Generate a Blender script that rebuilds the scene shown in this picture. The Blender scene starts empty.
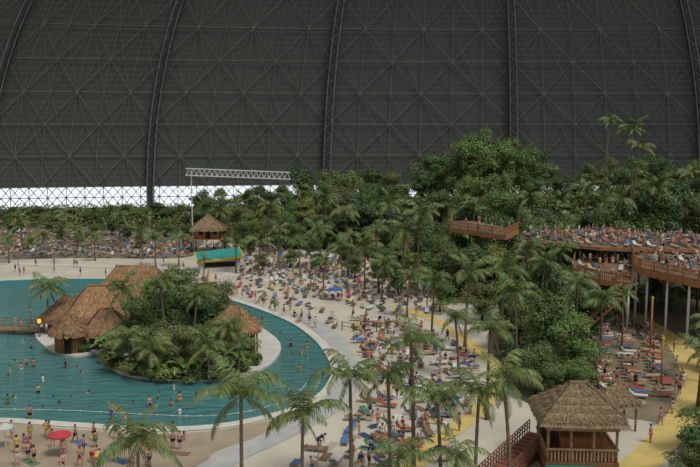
import bpy, bmesh, math, random
from mathutils import Vector, Matrix
random.seed(11)
R=random.random
def U(a,b): return random.uniform(a,b)
S=bpy.context.scene; COL=S.collection
S.view_settings.view_transform='Standard'
F=800.0; HC=28.0; PT=math.atan(103.5/F); CP,SP=math.cos(PT),math.sin(PT)
# ---------------------------------------------------------------- helpers
def ray(px,py):
    a=(px-350)/F; b=(233.5-py)/F
    return Vector((a, CP+b*SP, -SP+b*CP))
def P(px,py,z=0.0):
    d=ray(px,py); t=(z-HC)/d.z
    return Vector((d.x*t,d.y*t,z))
def PY(px,py,Y):
    d=ray(px,py); t=Y/d.y
    return Vector((d.x*t,Y,HC+d.z*t))
def proj(v):
    x,y,z=v[0],v[1],v[2]-HC
    d=y*CP-z*SP
    return 350+F*x/d, 233.5-F*(y*SP+z*CP)/d
class MB:
    def __init__(s): s.v=[];s.f=[];s.m=[]
    def add(s,vs,fs,mi=0):
        n=len(s.v); s.v+= [tuple(v) for v in vs]; s.f+=[tuple(n+i for i in f) for f in fs]; s.m+=[mi]*len(fs)
    def box(s,c,d,mi=0,rz=0.0,M=None):
        x,y,z=d[0]/2,d[1]/2,d[2]/2
        vs=[Vector((sx*x,sy*y,sz*z)) for sz in(-1,1) for sy in(-1,1) for sx in(-1,1)]
        if M is None: M=Matrix.Rotation(rz,3,'Z')
        s.add([M@v+Vector(c) for v in vs],[(0,2,3,1),(4,5,7,6),(0,1,5,4),(2,6,7,3),(0,4,6,2),(1,3,7,5)],mi)
    def tube(s,pts,rs,n=6,mi=0,cap=True):
        pts=[Vector(p) for p in pts]
        if not isinstance(rs,(list,tuple)): rs=[rs]*len(pts)
        vs=[]
        for i,p in enumerate(pts):
            d=(pts[min(i+1,len(pts)-1)]-pts[max(i-1,0)])
            if d.length<1e-9: d=Vector((0,0,1))
            d.normalize()
            a=Vector((0,1,0)) if abs(d.z)>.7 else Vector((0,0,1))
            u=d.cross(a).normalized(); w=d.cross(u)
            for k in range(n):
                t=2*math.pi*k/n+math.pi/4
                vs.append(p+(u*math.cos(t)+w*math.sin(t))*rs[i])
        fs=[]
        for i in range(len(pts)-1):
            for k in range(n):
                fs.append((i*n+k,i*n+(k+1)%n,(i+1)*n+(k+1)%n,(i+1)*n+k))
        if cap:
            fs.append(tuple(range(n))[::-1]); fs.append(tuple((len(pts)-1)*n+k for k in range(n)))
        s.add(vs,fs,mi)
    def ball(s,c,r,n=8,mi=0,sc=(1,1,1)):
        c=Vector(c); vs=[];fs=[]; m=n//2+1
        for i in range(m+1):
            th=math.pi*i/m
            for k in range(n):
                ph=2*math.pi*k/n
                vs.append(c+Vector((r*sc[0]*math.sin(th)*math.cos(ph),r*sc[1]*math.sin(th)*math.sin(ph),r*sc[2]*math.cos(th))))
        for i in range(m):
            for k in range(n): fs.append((i*n+k,(i+1)*n+k,(i+1)*n+(k+1)%n,i*n+(k+1)%n))
        s.add(vs,fs,mi)
    def mesh(s,name,mats,smooth=False):
        me=bpy.data.meshes.new(name); me.from_pydata(s.v,[],s.f)
        for m in (mats if isinstance(mats,(list,tuple)) else [mats]): me.materials.append(m)
        me.polygons.foreach_set('material_index',s.m)
        if smooth: me.polygons.foreach_set('use_smooth',[True]*len(s.f))
        me.update(); return me
def inst(name,me,parent=None,loc=(0,0,0),rot=(0,0,0),sc=None,col=None):
    o=bpy.data.objects.new(name,me); COL.objects.link(o); o.location=loc; o.rotation_euler=rot
    if sc is not None: o.scale=sc if hasattr(sc,'__len__') else (sc,sc,sc)
    if col is not None: o.color=(*col,1)
    if parent: o.parent=parent
    return o
def part(name,mb,mats,parent=None,smooth=False,loc=(0,0,0),rot=(0,0,0)):
    return inst(name,mb.mesh(name,mats,smooth),parent,loc,rot)
def tag(o,label,cat,group=None,kind=None):
    o['label']=label; o['category']=cat
    if group: o['group']=group
    if kind: o['kind']=kind
    return o
def thing(name,loc=(0,0,0),rz=0.0,sc=None):
    return inst(name,None,None,loc,(0,0,rz),sc)
ONES=['','first','second','third','fourth','fifth','sixth','seventh','eighth','ninth','tenth','eleventh','twelfth','thirteenth','fourteenth','fifteenth','sixteenth','seventeenth','eighteenth','nineteenth']
def ordw(n):
    if n<20: return ONES[n]
    t=['','','twent','thirt','fort','fift','sixt','sevent','eight','ninet'][n//10]
    return t+'ieth' if n%10==0 else t+'y-'+ONES[n%10]
REC=[]
def rec(o,single,plural,cat,group):
    REC.append((o,single,plural,cat,group))
def finish_labels():
    d={}
    for r in REC: d.setdefault(r[1],[]).append(r)
    for k,L in d.items():
        L.sort(key=lambda r: proj(r[0].location)[0])
        for i,(o,s,p,c,g) in enumerate(L):
            if len(L)==1: lab=s
            elif i==0: lab='leftmost of the '+p
            elif i==len(L)-1: lab='rightmost of the '+p
            else: lab=ordw(i+1)+' from left of the '+p
            tag(o,lab,c,g)
# ---------------------------------------------------------------- materials
def newmat(name):
    m=bpy.data.materials.new(name); m.use_nodes=True; nt=m.node_tree
    return m,nt,nt.nodes['Principled BSDF']
def mixrgb(nt,f,a,b,mode='MIX'):
    n=nt.nodes.new('ShaderNodeMix'); n.data_type='RGBA'; n.blend_type=mode
    for s,v in ((0,f),(6,a),(7,b)):
        if hasattr(v,'links') or isinstance(v,bpy.types.NodeSocket): nt.links.new(v,n.inputs[s])
        elif s==0: n.inputs[0].default_value=v
        else: n.inputs[s].default_value=(*v,1)
    return n.outputs[2]
def mat(name,c1,c2=None,scale=2.0,rough=.85,bump=0.0,island=False,stretch=None,metal=0.0,world=False,det=4):
    m,nt,b=newmat(name); b.inputs['Roughness'].default_value=rough; b.inputs['Metallic'].default_value=metal
    b.inputs['Specular IOR Level'].default_value=.25
    if c2 is None: c2=tuple(x*.8 for x in c1)
    if world: g=nt.nodes.new('ShaderNodeNewGeometry').outputs['Position']
    else: g=nt.nodes.new('ShaderNodeTexCoord').outputs['Object']
    if stretch:
        mp=nt.nodes.new('ShaderNodeMapping'); mp.inputs['Scale'].default_value=stretch; nt.links.new(g,mp.inputs['Vector']); g=mp.outputs[0]
    n=nt.nodes.new('ShaderNodeTexNoise'); n.inputs['Scale'].default_value=scale; n.inputs['Detail'].default_value=det
    nt.links.new(g,n.inputs['Vector'])
    fac=n.outputs['Fac']
    rm=nt.nodes.new('ShaderNodeMapRange'); rm.inputs[1].default_value=.35; rm.inputs[2].default_value=.65; nt.links.new(fac,rm.inputs[0]); f=rm.outputs[0]
    if island:
        gi=nt.nodes.new('ShaderNodeNewGeometry'); f=gi.outputs['Random Per Island']
    out=mixrgb(nt,f,c1,c2); nt.links.new(out,b.inputs['Base Color'])
    if bump:
        bp=nt.nodes.new('ShaderNodeBump'); bp.inputs['Strength'].default_value=bump; nt.links.new(fac,bp.inputs['Height']); nt.links.new(bp.outputs[0],b.inputs['Normal'])
    return m
def leafmat(name,c1,c2,c3):
    m,nt,b=newmat(name); b.inputs['Roughness'].default_value=.45; b.inputs['Specular IOR Level'].default_value=.35
    gi=nt.nodes.new('ShaderNodeNewGeometry'); oi=nt.nodes.new('ShaderNodeObjectInfo')
    a=mixrgb(nt,gi.outputs['Random Per Island'],c1,c2)
    k=nt.nodes.new('ShaderNodeMath'); k.operation='MULTIPLY'; k.inputs[1].default_value=.85; nt.links.new(oi.outputs['Random'],k.inputs[0])
    nt.links.new(mixrgb(nt,k.outputs[0],a,c3),b.inputs['Base Color'])
    return m
def objcolmat(name,rough=.8):
    m,nt,b=newmat(name); b.inputs['Roughness'].default_value=rough; b.inputs['Specular IOR Level'].default_value=.2
    oi=nt.nodes.new('ShaderNodeObjectInfo'); tc=nt.nodes.new('ShaderNodeTexCoord')
    n=nt.nodes.new('ShaderNodeTexNoise'); n.inputs['Scale'].default_value=9; nt.links.new(tc.outputs['Object'],n.inputs['Vector'])
    k=nt.nodes.new('ShaderNodeMapRange'); k.inputs[3].default_value=.75; k.inputs[4].default_value=1.1; nt.links.new(n.outputs['Fac'],k.inputs[0])
    c=nt.nodes.new('ShaderNodeCombineColor'); [nt.links.new(k.outputs[0],c.inputs[i]) for i in range(3)]
    nt.links.new(mixrgb(nt,1.0,oi.outputs['Color'],c.outputs[0],'MULTIPLY'),b.inputs['Base Color'])
    return m
M_sand=mat('sand',(.49,.445,.36),(.39,.35,.28),.12,.95,.0,world=True,det=8)
M_tansand=mat('tan_sand',(.34,.275,.195),(.26,.21,.145),.3,.95,world=True,det=6)  # brownish tan sand tone, darker than the main beach
M_coping=mat('pale_concrete',(.54,.52,.46),(.45,.43,.37),.8,.8,world=True)
M_pave=mat('grey_paving',(.39,.39,.37),(.33,.33,.31),.6,.8,world=True)
M_yellow=mat('yellow_path',(.54,.41,.14),(.45,.34,.12),.5,.9,world=True)
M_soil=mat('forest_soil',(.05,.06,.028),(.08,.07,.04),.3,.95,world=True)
M_ochre=mat('ochre_ground',(.22,.17,.11),(.15,.13,.08),.5,.9,world=True)
M_brown=mat('brown_ground',(.13,.105,.075),(.20,.165,.12),.25,.95,world=True)
M_tile=mat('pool_tile',(.05,.35,.36),(.06,.42,.42),.4,.4)
M_thatch=mat('thatch',(.32,.195,.105),(.17,.10,.055),6,.95,island=True)
M_thatch2=mat('thatch_weathered',(.33,.24,.14),(.15,.105,.06),6,.95,island=True)
M_thatch3=mat('thatch_orange',(.40,.23,.12),(.22,.125,.065),6,.95,island=True)
M_wood=mat('brown_wood',(.20,.095,.045),(.12,.06,.03),3,.7,stretch=(1,1,.2))
M_wood2=mat('orange_wood',(.40,.175,.07),(.28,.125,.05),3,.7,stretch=(1,1,.2))
M_red=mat('reddish_wood',(.24,.10,.055),(.15,.065,.038),3,.7,stretch=(1,1,.2))
M_wood3=mat('tan_wood',(.31,.20,.11),(.21,.13,.07),3,.7)
M_boards=mat('deck_boards',(.20,.14,.09),(.13,.09,.055),1.5,.8,stretch=(1,.15,1))
M_bamboo=mat('bamboo',(.36,.24,.11),(.24,.15,.07),5,.6)
M_dark=mat('dark_opening',(.012,.010,.008),(.02,.016,.012),2,.9)
M_white=mat('white_paint',(.62,.62,.60),(.5,.5,.48),2,.6)
M_teal=mat('turquoise_paint',(.03,.26,.22),(.03,.20,.17),2,.5)
M_yel=mat('yellow_paint',(.60,.45,.06),(.50,.37,.05),2,.5)
M_steel=mat('grey_steel',(.19,.195,.195),(.13,.135,.135),.5,.6)
M_trunk=mat('palm_bark',(.19,.145,.10),(.10,.08,.055),3,.9,.2,stretch=(1,1,4))
M_bark=mat('tree_bark',(.07,.05,.035),(.04,.03,.02),3,.9,.2)
M_leafA=leafmat('dark_leaves',(.030,.072,.020),(.095,.155,.042),(.06,.10,.035))
M_leafB=leafmat('mid_leaves',(.075,.145,.03),(.18,.25,.065),(.08,.13,.035))
M_leafC=leafmat('bush_leaves',(.045,.09,.022),(.15,.20,.055),(.16,.16,.055))
M_leafD=leafmat('yellowish_leaves',(.12,.155,.035),(.26,.28,.08),(.10,.15,.04))
M_palm=leafmat('palm_leaflets',(.05,.11,.027),(.15,.21,.06),(.15,.16,.05))
M_palmdry=leafmat('dry_palm_leaflets',(.16,.11,.04),(.22,.17,.07),(.12,.10,.04))
M_cloth=objcolmat('coloured_fabric'); M_wear=objcolmat('swimwear_fabric')
M_frame=mat('lounger_frame',(.40,.36,.31),(.28,.24,.20),4,.6)
M_hair=mat('hair',(.05,.03,.018),(.025,.015,.01),20,.7)
def skinmat():
    m,nt,b=newmat('skin'); b.inputs['Roughness'].default_value=.55
    oi=nt.nodes.new('ShaderNodeObjectInfo')
    nt.links.new(mixrgb(nt,oi.outputs['Random'],(.48,.27,.185),(.31,.16,.10)),b.inputs['Base Color']); return m
M_skin=skinmat()
def watermat():
    m,nt,b=newmat('pool_water'); b.inputs['Roughness'].default_value=.09; b.inputs['IOR'].default_value=1.33
    g=nt.nodes.new('ShaderNodeNewGeometry')
    n=nt.nodes.new('ShaderNodeTexNoise'); n.inputs['Scale'].default_value=.06; n.inputs['Detail'].default_value=5; nt.links.new(g.outputs['Position'],n.inputs['Vector'])
    nt.links.new(mixrgb(nt,n.outputs['Fac'],(.028,.118,.12),(.08,.22,.21)),b.inputs['Base Color'])
    mp=nt.nodes.new('ShaderNodeMapping'); mp.inputs['Scale'].default_value=(.5,1.3,1); nt.links.new(g.outputs['Position'],mp.inputs['Vector'])
    n2=nt.nodes.new('ShaderNodeTexNoise'); n2.inputs['Scale'].default_value=.8; n2.inputs['Detail'].default_value=5; nt.links.new(mp.outputs[0],n2.inputs['Vector'])
    bp=nt.nodes.new('ShaderNodeBump'); bp.inputs['Strength'].default_value=1.0; bp.inputs['Distance'].default_value=.7
    nt.links.new(n2.outputs['Fac'],bp.inputs['Height']); nt.links.new(bp.outputs[0],b.inputs['Normal']); return m
M_water=watermat()
def domemat():
    m,nt,b=newmat('dome_cladding'); b.inputs['Roughness'].default_value=.85; b.inputs['Specular IOR Level'].default_value=.1
    g=nt.nodes.new('ShaderNodeNewGeometry'); sx=nt.nodes.new('ShaderNodeSeparateXYZ'); nt.links.new(g.outputs['Position'],sx.inputs[0])
    a=nt.nodes.new('ShaderNodeMath'); a.operation='MULTIPLY'; a.inputs[1].default_value=1/1.9; nt.links.new(sx.outputs[2],a.inputs[0])
    fr=nt.nodes.new('ShaderNodeMath'); fr.operation='FRACT'; nt.links.new(a.outputs[0],fr.inputs[0])
    gt=nt.nodes.new('ShaderNodeMath'); gt.operation='GREATER_THAN'; gt.inputs[1].default_value=.7; nt.links.new(fr.outputs[0],gt.inputs[0])
    n=nt.nodes.new('ShaderNodeTexNoise'); n.inputs['Scale'].default_value=.03; nt.links.new(g.outputs['Position'],n.inputs['Vector'])
    base=mixrgb(nt,n.outputs['Fac'],(.076,.082,.075),(.100,.106,.097))
    nt.links.new(mixrgb(nt,gt.outputs[0],base,(.104,.110,.101)),b.inputs['Base Color']); return m
M_dome=domemat()
m,nt,b=newmat('daylight_glazing'); b.inputs['Base Color'].default_value=(.8,.85,.9,1); b.inputs['Emission Color'].default_value=(.85,.92,1,1); b.inputs['Emission Strength'].default_value=1.0
M_glaze=m
M_lat=mat('lattice_steel',(.19,.198,.182),(.165,.172,.158),.5,.8)
M_rib=mat('rib_steel',(.05,.052,.05),(.04,.041,.04),.5,.8)
# ---------------------------------------------------------------- camera, light
cam=bpy.data.cameras.new('camera'); cam.sensor_width=36; cam.lens=F/700*36; cam.clip_end=1500
co=bpy.data.objects.new('camera',cam); COL.objects.link(co); co.location=(0,0,HC); co.rotation_euler=(math.pi/2-PT,0,0); S.camera=co
w=bpy.data.worlds.new('world'); S.world=w; w.use_nodes=True; bg=w.node_tree.nodes['Background']; bg.inputs[0].default_value=(.90,.96,1,1); bg.inputs[1].default_value=.48
sl=bpy.data.lights.new('roof_daylight','SUN'); sl.energy=2.3; sl.angle=math.radians(18); sl.color=(1,.97,.9)
so=bpy.data.objects.new('roof_daylight',sl); COL.objects.link(so); so.rotation_euler=(math.radians(20),math.radians(24),0)
# ---------------------------------------------------------------- dome
DX,DYc,RX,RY=61.0,170.0,352.0,130.0
def dome(ph,z,off=0.0):
    s=math.sqrt(max(0,1-(z/140)**2)); sy=math.sqrt(max(0,1-(z/187)**2))
    return Vector((DX-4.5*(z/72)**2+(RX*s-off)*math.sin(ph), DYc+(RY*sy-off)*math.cos(ph), z))
mb=MB(); nu,nz=56,26; p0,p1=-.8,.6
for j in range(nz+1):
    for i in range(nu+1):
        mb.v.append(tuple(dome(p0+(p1-p0)*i/nu,7.9+(112-7.9)*j/nz)))
for j in range(nz):
    for i in range(nu):
        a=j*(nu+1)+i; mb.f.append((a,a+1,a+nu+2,a+nu+1)); mb.m.append(0)
wall=part('wall_back',mb,M_dome,smooth=True); tag(wall,'vast dark grey ribbed dome shell curving over the whole hall','dome wall',kind='structure')
PHI=[-.77,-.565,-.39,-.2,0,.2,.4,.6]
for a0,a1 in zip(PHI,PHI[1:]):
    mb=MB(); nc=6; nr=9; zz=[7.8+i*(108-7.8)/nr for i in range(nr+1)]
    def pt(i,z): return dome(a0+(a1-a0)*i/nc,z,.6)
    for j in range(nr+1):
        for i in range(nc): mb.tube([pt(i,zz[j]),pt(i+1,zz[j])],.10,4,cap=False)
    for j in range(nr):
        zm=(zz[j]+zz[j+1])/2
        for i in range(nc+1): mb.tube([pt(i,zz[j]),pt(i,zm),pt(i,zz[j+1])],.10,4,cap=False)
        for i in range(nc):
            if (i+j)%2==0: mb.tube([pt(i,zz[j]),pt(i+1,zz[j+1])],.10,4,cap=False)
            else: mb.tube([pt(i+1,zz[j]),pt(i,zz[j+1])],.10,4,cap=False)
            mb.tube([pt(i,zz[j]),pt(i+.5,zz[j+1])] if j%2 else [pt(i,zz[j+1]),pt(i+.5,zz[j])],.07,4,cap=False)
            mb.tube([pt(i+1,zz[j]),pt(i+.5,zz[j+1])] if j%2 else [pt(i+1,zz[j+1]),pt(i+.5,zz[j])],.07,4,cap=False)
    part('cable_lattice',mb,M_lat,wall)
for k,ph in enumerate(PHI[1:7]):
    mb=MB()
    zs=[0+q*2.6 for q in range(0,42)]
    dl=1.3/RX
    for sgn in(-1,1): mb.tube([dome(ph+sgn*dl*1.0,z,1.6) for z in zs],.26,5)
    mb.tube([dome(ph,z,.8) for z in zs],[1.25]*len(zs),4,mi=1)
    for q in range(len(zs)-1):
        mb.tube([dome(ph-dl*(1 if q%2 else -1),zs[q],1.7),dome(ph+dl*(1 if q%2 else -1),zs[q+1],1.7)],.10,4,mi=0,cap=False)
    o=part('trim_%d'%(k+1),mb,[M_steel,M_rib]); tag(o,ordw(k+1)+' curved steel lattice rib from the left, rising up the dome','steel rib',kind='structure')
mb=MB()
for i in range(nu*2):
    a,b2=p0+(p1-p0)*i/(nu*2),p0+(p1-p0)*(i+1)/(nu*2)
    mb.add([dome(a,0,-.3),dome(b2,0,-.3),dome(b2,8.0,-.3),dome(a,8.0,-.3)],[(0,1,2,3)])
win=part('window_1',mb,M_glaze); tag(win,'long bright glazed strip running round the foot of the dome','window',kind='structure')
mb=MB(); n=140
for i in range(n):
    a,b2=p0+(p1-p0)*i/n,p0+(p1-p0)*(i+1)/n
    for z in(.2,4.0,7.8): mb.tube([dome(a,z,.4),dome(b2,z,.4)],.2,4,cap=False)
    for (za,zb) in((.2,4.0),(4.0,7.8)):
        mb.tube([dome(a,za,.4),dome(b2,zb,.4)],.17,4,cap=False); mb.tube([dome(a,zb,.4),dome(b2,za,.4)],.17,4,cap=False)
    if i%2==0: mb.tube([dome(a,0,.4),dome(a,7.8,.4)],.16,4,cap=False)
part('window_truss',mb,M_steel,win)
# ---------------------------------------------------------------- ground
def smooth(pts,closed=True,n=6):
    out=[];N=len(pts); rng=range(N if closed else N-1)
    for i in rng:
        g=(lambda k: pts[k%N]) if closed else (lambda k: pts[max(0,min(N-1,k))])
        a,b,c,d=g(i-1),g(i),g(i+1),g(i+2)
        for k in range(n):
            t=k/n
            out.append(.5*((2*b)+(c-a)*t+(2*a-5*b+4*c-d)*t*t+(3*b-a-3*c+d)*t**3))
    if not closed: out.append(pts[-1])
    return out
def PX(l,z=0.0): return [P(a,b,z) for a,b in l]
pool_px=[(-70,284),(0,281),(60,279),(130,280),(190,289),(240,303),(285,320),(312,338),(326,356),(331,372),(322,390),(300,404),(262,416),(210,425),(150,427),(80,423),(0,418),(-90,416),(-110,350)]
POOL=smooth(PX(pool_px)); 
isl_px=[(38,341),(52,351),(75,357),(98,353),(108,366),(130,376),(165,380),(205,381),(245,376),(272,363),(281,347),(270,334),(246,322),(190,312),(100,310),(50,322),(36,332)]
ISL=smooth(PX(isl_px))
def pip(x,y,poly):
    c=False;n=len(poly);j=n-1
    for i in range(n):
        a,b=poly[i],poly[j]
        if (a[1]>y)!=(b[1]>y) and x<(b[0]-a[0])*(y-a[1])/(b[1]-a[1])+a[0]: c=not c
        j=i
    return c
def offset(poly,d):
    n=len(poly); ar=sum(poly[i][0]*poly[(i+1)%n][1]-poly[(i+1)%n][0]*poly[i][1] for i in range(n)); s=1 if ar>0 else -1
    out=[]
    for i in range(n):
        t=poly[(i+1)%n]-poly[i-1]; t.normalize(); out.append(poly[i]+Vector((t.y,-t.x,0))*d*s)
    return out
cu=bpy.data.curves.new('fl','CURVE'); cu.dimensions='2D'; cu.fill_mode='BOTH'
for pts in ([(-330,20),(420,20),(420,330),(-330,330)],[(p.x,p.y) for p in POOL]):
    sp=cu.splines.new('POLY'); sp.points.add(len(pts)-1)
    for i,p in enumerate(pts): sp.points[i].co=(p[0],p[1],0,1)
    sp.use_cyclic_u=True
tmp=bpy.data.objects.new('fl',cu); COL.objects.link(tmp); bpy.context.view_layer.update()
me=bpy.data.meshes.new_from_object(tmp.evaluated_get(bpy.context.evaluated_depsgraph_get())); bpy.data.objects.remove(tmp)
me.materials.clear(); me.materials.append(M_sand)
floor=inst('floor',me); tag(floor,'pale cream sand beach covering the hall floor','sand floor',kind='structure')
def ringwall(mb,poly,z0,z1,mi=0):
    n=len(poly)
    for i in range(n):
        a,b=poly[i],poly[(i+1)%n]
        mb.add([(a.x,a.y,z0),(b.x,b.y,z0),(b.x,b.y,z1),(a.x,a.y,z1)],[(0,1,2,3)],mi)
def slab(name,poly,z0,z1,m,parent=None):
    mb=MB(); mb.add([(p.x,p.y,z1) for p in poly],[tuple(range(len(poly)))]); ringwall(mb,poly,z0,z1)
    return part(name,mb,m,parent)
mb=MB(); ringwall(mb,POOL,-1.5,0); mb.add([(p.x,p.y,-1.5) for p in POOL],[tuple(range(len(POOL)))])
o=part('pool_basin',mb,M_tile); tag(o,'tiled basin of the lagoon pool under the water','pool',kind='structure')
mb=MB(); mb.add([(p.x,p.y,-.12) for p in POOL],[tuple(range(len(POOL)))])
o=part('pool_water',mb,M_water); tag(o,'rippled turquoise water of the big curved lagoon pool','water',kind='structure')
def ring(poly_in,poly_out,z,m,name):
    mb=MB(); n=len(poly_in)
    for i in range(n):
        j=(i+1)%n; a,b,c,d=poly_in[i],poly_in[j],poly_out[j],poly_out[i]
        mb.add([(a.x,a.y,z),(b.x,b.y,z),(c.x,c.y,z),(d.x,d.y,z)],[(0,1,2,3)])
    return part(name,mb,m)
o=ring(POOL,offset(POOL,1.2),.06,M_coping,'pool_coping'); tag(o,'pale concrete edge curving round the lagoon pool','pool edge',kind='structure')
def ribbon(pl,wd,z,m,name,label,cat,n=6):
    pts=smooth([p if isinstance(p,Vector) else P(*p) for p in pl],False,n); mb=MB(); L=[];Rr=[]
    for i,p in enumerate(pts):
        t=pts[min(i+1,len(pts)-1)]-pts[max(i-1,0)]; t.normalize(); q=Vector((t.y,-t.x,0))*wd/2
        L.append((p.x-q.x,p.y-q.y,z)); Rr.append((p.x+q.x,p.y+q.y,z))
    for i in range(len(pts)-1): mb.add([L[i],Rr[i],Rr[i+1],L[i+1]],[(0,1,2,3)])
    o=part(name,mb,m); tag(o,label,cat,kind='structure'); return pts
def patch(pl,z,m,name,label,cat):
    poly=smooth(PX(pl)); mb=MB(); mb.add([(p.x,p.y,z) for p in poly],[tuple(range(len(poly)))]); o=part(name,mb,m); tag(o,label,cat,kind='structure'); return poly
PVP=ribbon([(296,312),(326,332),(342,352),(349,372),(344,392),(322,412),(285,432),(235,455),(200,475)],2.6,.045,M_pave,'paved_path','pale grey paved path curving round the right side of the pool','path')
YP=ribbon([(392,306),(430,318),(462,338),(486,356),(498,374),(480,410),(440,440),(400,480)],1.8,.035,M_yellow,'sand_track','yellow path winding across the beach between the palms','path')
YW=ribbon([(612,304),(645,322),(678,345),(694,375),(690,405),(668,435),(640,465),(612,490)],2.9,.05,M_yellow,'yellow_walkway','bright yellow path curving down beside the right-hand loungers','path')
ribbon([(-20,263),(100,266),(200,270),(300,287)],2.4,.03,M_coping,'beach_path','pale path along the back of the beach','path')
patch([(-40,424),(80,430),(150,434),(212,431),(262,422),(300,415),(262,436),(215,452),(180,480),(-40,490)],.02,M_tansand,'front_sand','darker tan sand in front of the pool','sand')
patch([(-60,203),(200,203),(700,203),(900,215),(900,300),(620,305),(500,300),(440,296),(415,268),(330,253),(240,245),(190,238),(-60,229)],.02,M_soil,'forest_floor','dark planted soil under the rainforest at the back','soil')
patch([(-60,228),(60,229),(190,236),(196,250),(180,258),(80,258),(-60,257)],.025,M_brown,'lounger_field','brown trodden ground under the far beach loungers','ground')
patch([(585,300),(650,296),(720,300),(740,340),(720,470),(690,470),(660,425),(600,410),(590,360)],.03,M_ochre,'terrace_ground','dark ochre ground around the lounger rows and yellow path','ground')
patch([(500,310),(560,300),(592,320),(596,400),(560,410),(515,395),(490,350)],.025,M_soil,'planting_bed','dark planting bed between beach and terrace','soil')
o=slab('island_ground',ISL,-1.5,.15,M_coping); tag(o,'pale sandy rim of the island in the lagoon','island',kind='structure')
HX,HY,HRX,HRY=68,212,72,54
def hill(x,y):
    r=math.sqrt(((x-HX)/HRX)**2+((y-HY)/HRY)**2)
    return 0 if r>=1 else 9*min(1,(1-r)*2.4)**.8
mb=MB(); N=40
for j in range(N+1):
    for i in range(N+1):
        x=HX-HRX+2*HRX*i/N; y=HY-HRY+2*HRY*j/N; mb.v.append((x,y,hill(x,y)-.05))
for j in range(N):
    for i in range(N): a=j*(N+1)+i; mb.f.append((a,a+1,a+N+2,a+N+1)); mb.m.append(0)
o=part('forest_mound',mb,M_soil,smooth=True); tag(o,'planted mound rising under the tall rainforest trees','ground',kind='structure')
# ---------------------------------------------------------------- foliage meshes
def leafcloud(mb,blobs,n,ls,mi=0):
    tot=sum(b[1]**2 for b in blobs)
    for c,r,sq in blobs:
        for _ in range(int(n*r*r/tot)):
            d=Vector((random.gauss(0,1),random.gauss(0,1),random.gauss(0,1))).normalized()
            if d.z<-.5: d.z*=-.5
            p=Vector(c)+Vector((d.x*r,d.y*r,d.z*r*sq))*(U(.7,1.12) if R()<.85 else U(1.1,1.45))
            nn=(d+Vector((U(-.8,.8),U(-.8,.8),U(-.2,.9)))).normalized()
            u=nn.cross(Vector((U(-1,1),U(-1,1),U(-1,1)))).normalized(); w=nn.cross(u)
            s=ls*U(.6,1.4)
            mb.add([p-u*s*.5,p+w*s*.23,p+u*s*.6,p-w*s*.23],[(0,1,2,3)],mi)
def treeproto(seed,nb,n,ls,m,narrow=1.0,low=3.0):
    random.seed(seed); bl=[]
    for i in range(nb):
        a=U(0,6.28); rr=U(0,3.9)*narrow; z=U(low,10.2)
        rr*=1-.5*max(0,(z-7)/4)
        bl.append(((rr*math.cos(a),rr*math.sin(a),z),U(.7,2.0)*(.6+.4*narrow),U(.6,1.1)))
    bl.append(((U(-.8,.8),U(-.8,.8),10.2),1.2,1.1))
    mb=MB(); leafcloud(mb,bl,n,ls); fol=mb.mesh('foliage',m)
    tb=MB(); tb.tube([(0,0,-.3),(.1,0,2),(-.1,.1,4.5),(0,0,8)],[.38,.28,.22,.1],8)
    for c,r,_ in bl[:nb]:
        c=Vector(c); s=Vector((0,0,min(c.z-1,U(2.5,5)))); tb.tube([s,(s+c)/2+Vector((0,0,-.3)),c],[.14,.09,.04],5)
    return fol,tb.mesh('trunk',M_bark,True)
TREES=[treeproto(1,26,11000,.42,M_leafA),treeproto(2,23,9000,.42,M_leafB),treeproto(3,28,10500,.38,M_leafC),treeproto(4,18,8000,.55,M_leafA,.7),treeproto(5,26,10000,.36,M_leafB,1.15),treeproto(6,24,9000,.40,M_leafD,1.0)]
TN={0:'dense dark',1:'lighter green',2:'bushy',3:'slender dark',4:'spreading green',5:'yellowish green'}
def bushproto(seed,m,n=1800,ls=.3):
    random.seed(seed); bl=[((U(-.8,.8),U(-.8,.8),U(.4,1.2)),U(.4,.9),.8) for _ in range(8)]
    mb=MB(); leafcloud(mb,bl,n,ls)
    tb=MB()
    for c,r,_ in bl: tb.tube([(0,0,-.05),Vector(c)*.5+Vector((0,0,-.1)),c],[.06,.04,.02],5)
    return mb.mesh('foliage',m),tb.mesh('stem',M_bark)
BUSH=[bushproto(21,M_leafC),bushproto(22,M_leafD),bushproto(23,M_leafA)]
random.seed(5)
def frondmesh(a0,a1,mm,L=4.0,nl=26,name='frond'):
    mb=MB(); pts=[];p=Vector((0,0,0)); N=14
    for i in range(N+1):
        t=i/N; pts.append(p.copy()); a=a0-a1*t**1.2; p=p+Vector((math.cos(a),0,math.sin(a)))*L/N
    mb.tube(pts,[.05*(1-.8*i/N) for i in range(N+1)],4)
    for k in range(nl):
        t=.1+.88*k/(nl-1); f=t*N; i=min(N-1,int(f)); q=pts[i].lerp(pts[i+1],f-i); d=(pts[i+1]-pts[i]).normalized()
        up=Vector((-d.z,0,d.x))
        ll=L*.25*math.sin(math.pi*min(1,(t*.85+.12)))**.7*U(.8,1.15)
        for s in(-1,1):
            e=(Vector((0,s,0))*.8+d*.55-Vector((0,0,1))*U(.3,.95)+up*.1).normalized()
            wv=d*.065*L/4
            a,b_=q,q+e*ll*.55; c=q+e*ll+Vector((0,0,-.28*ll))
            mb.add([a-wv*.5,a+wv*.5,b_+wv*.9,b_-wv*.9],[(0,1,2,3)]); mb.add([b_-wv*.9,b_+wv*.9,c],[(0,1,2)])
    return mb,mb.mesh(name,mm)
FR=[frondmesh(1.2,2.0,M_palm),frondmesh(.8,2.1,M_palm),frondmesh(.4,1.8,M_palm),frondmesh(-.2,1.2,M_palm),frondmesh(1.35,1.3,M_palm)]
FRD=frondmesh(-.9,.6,M_palmdry)
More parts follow.
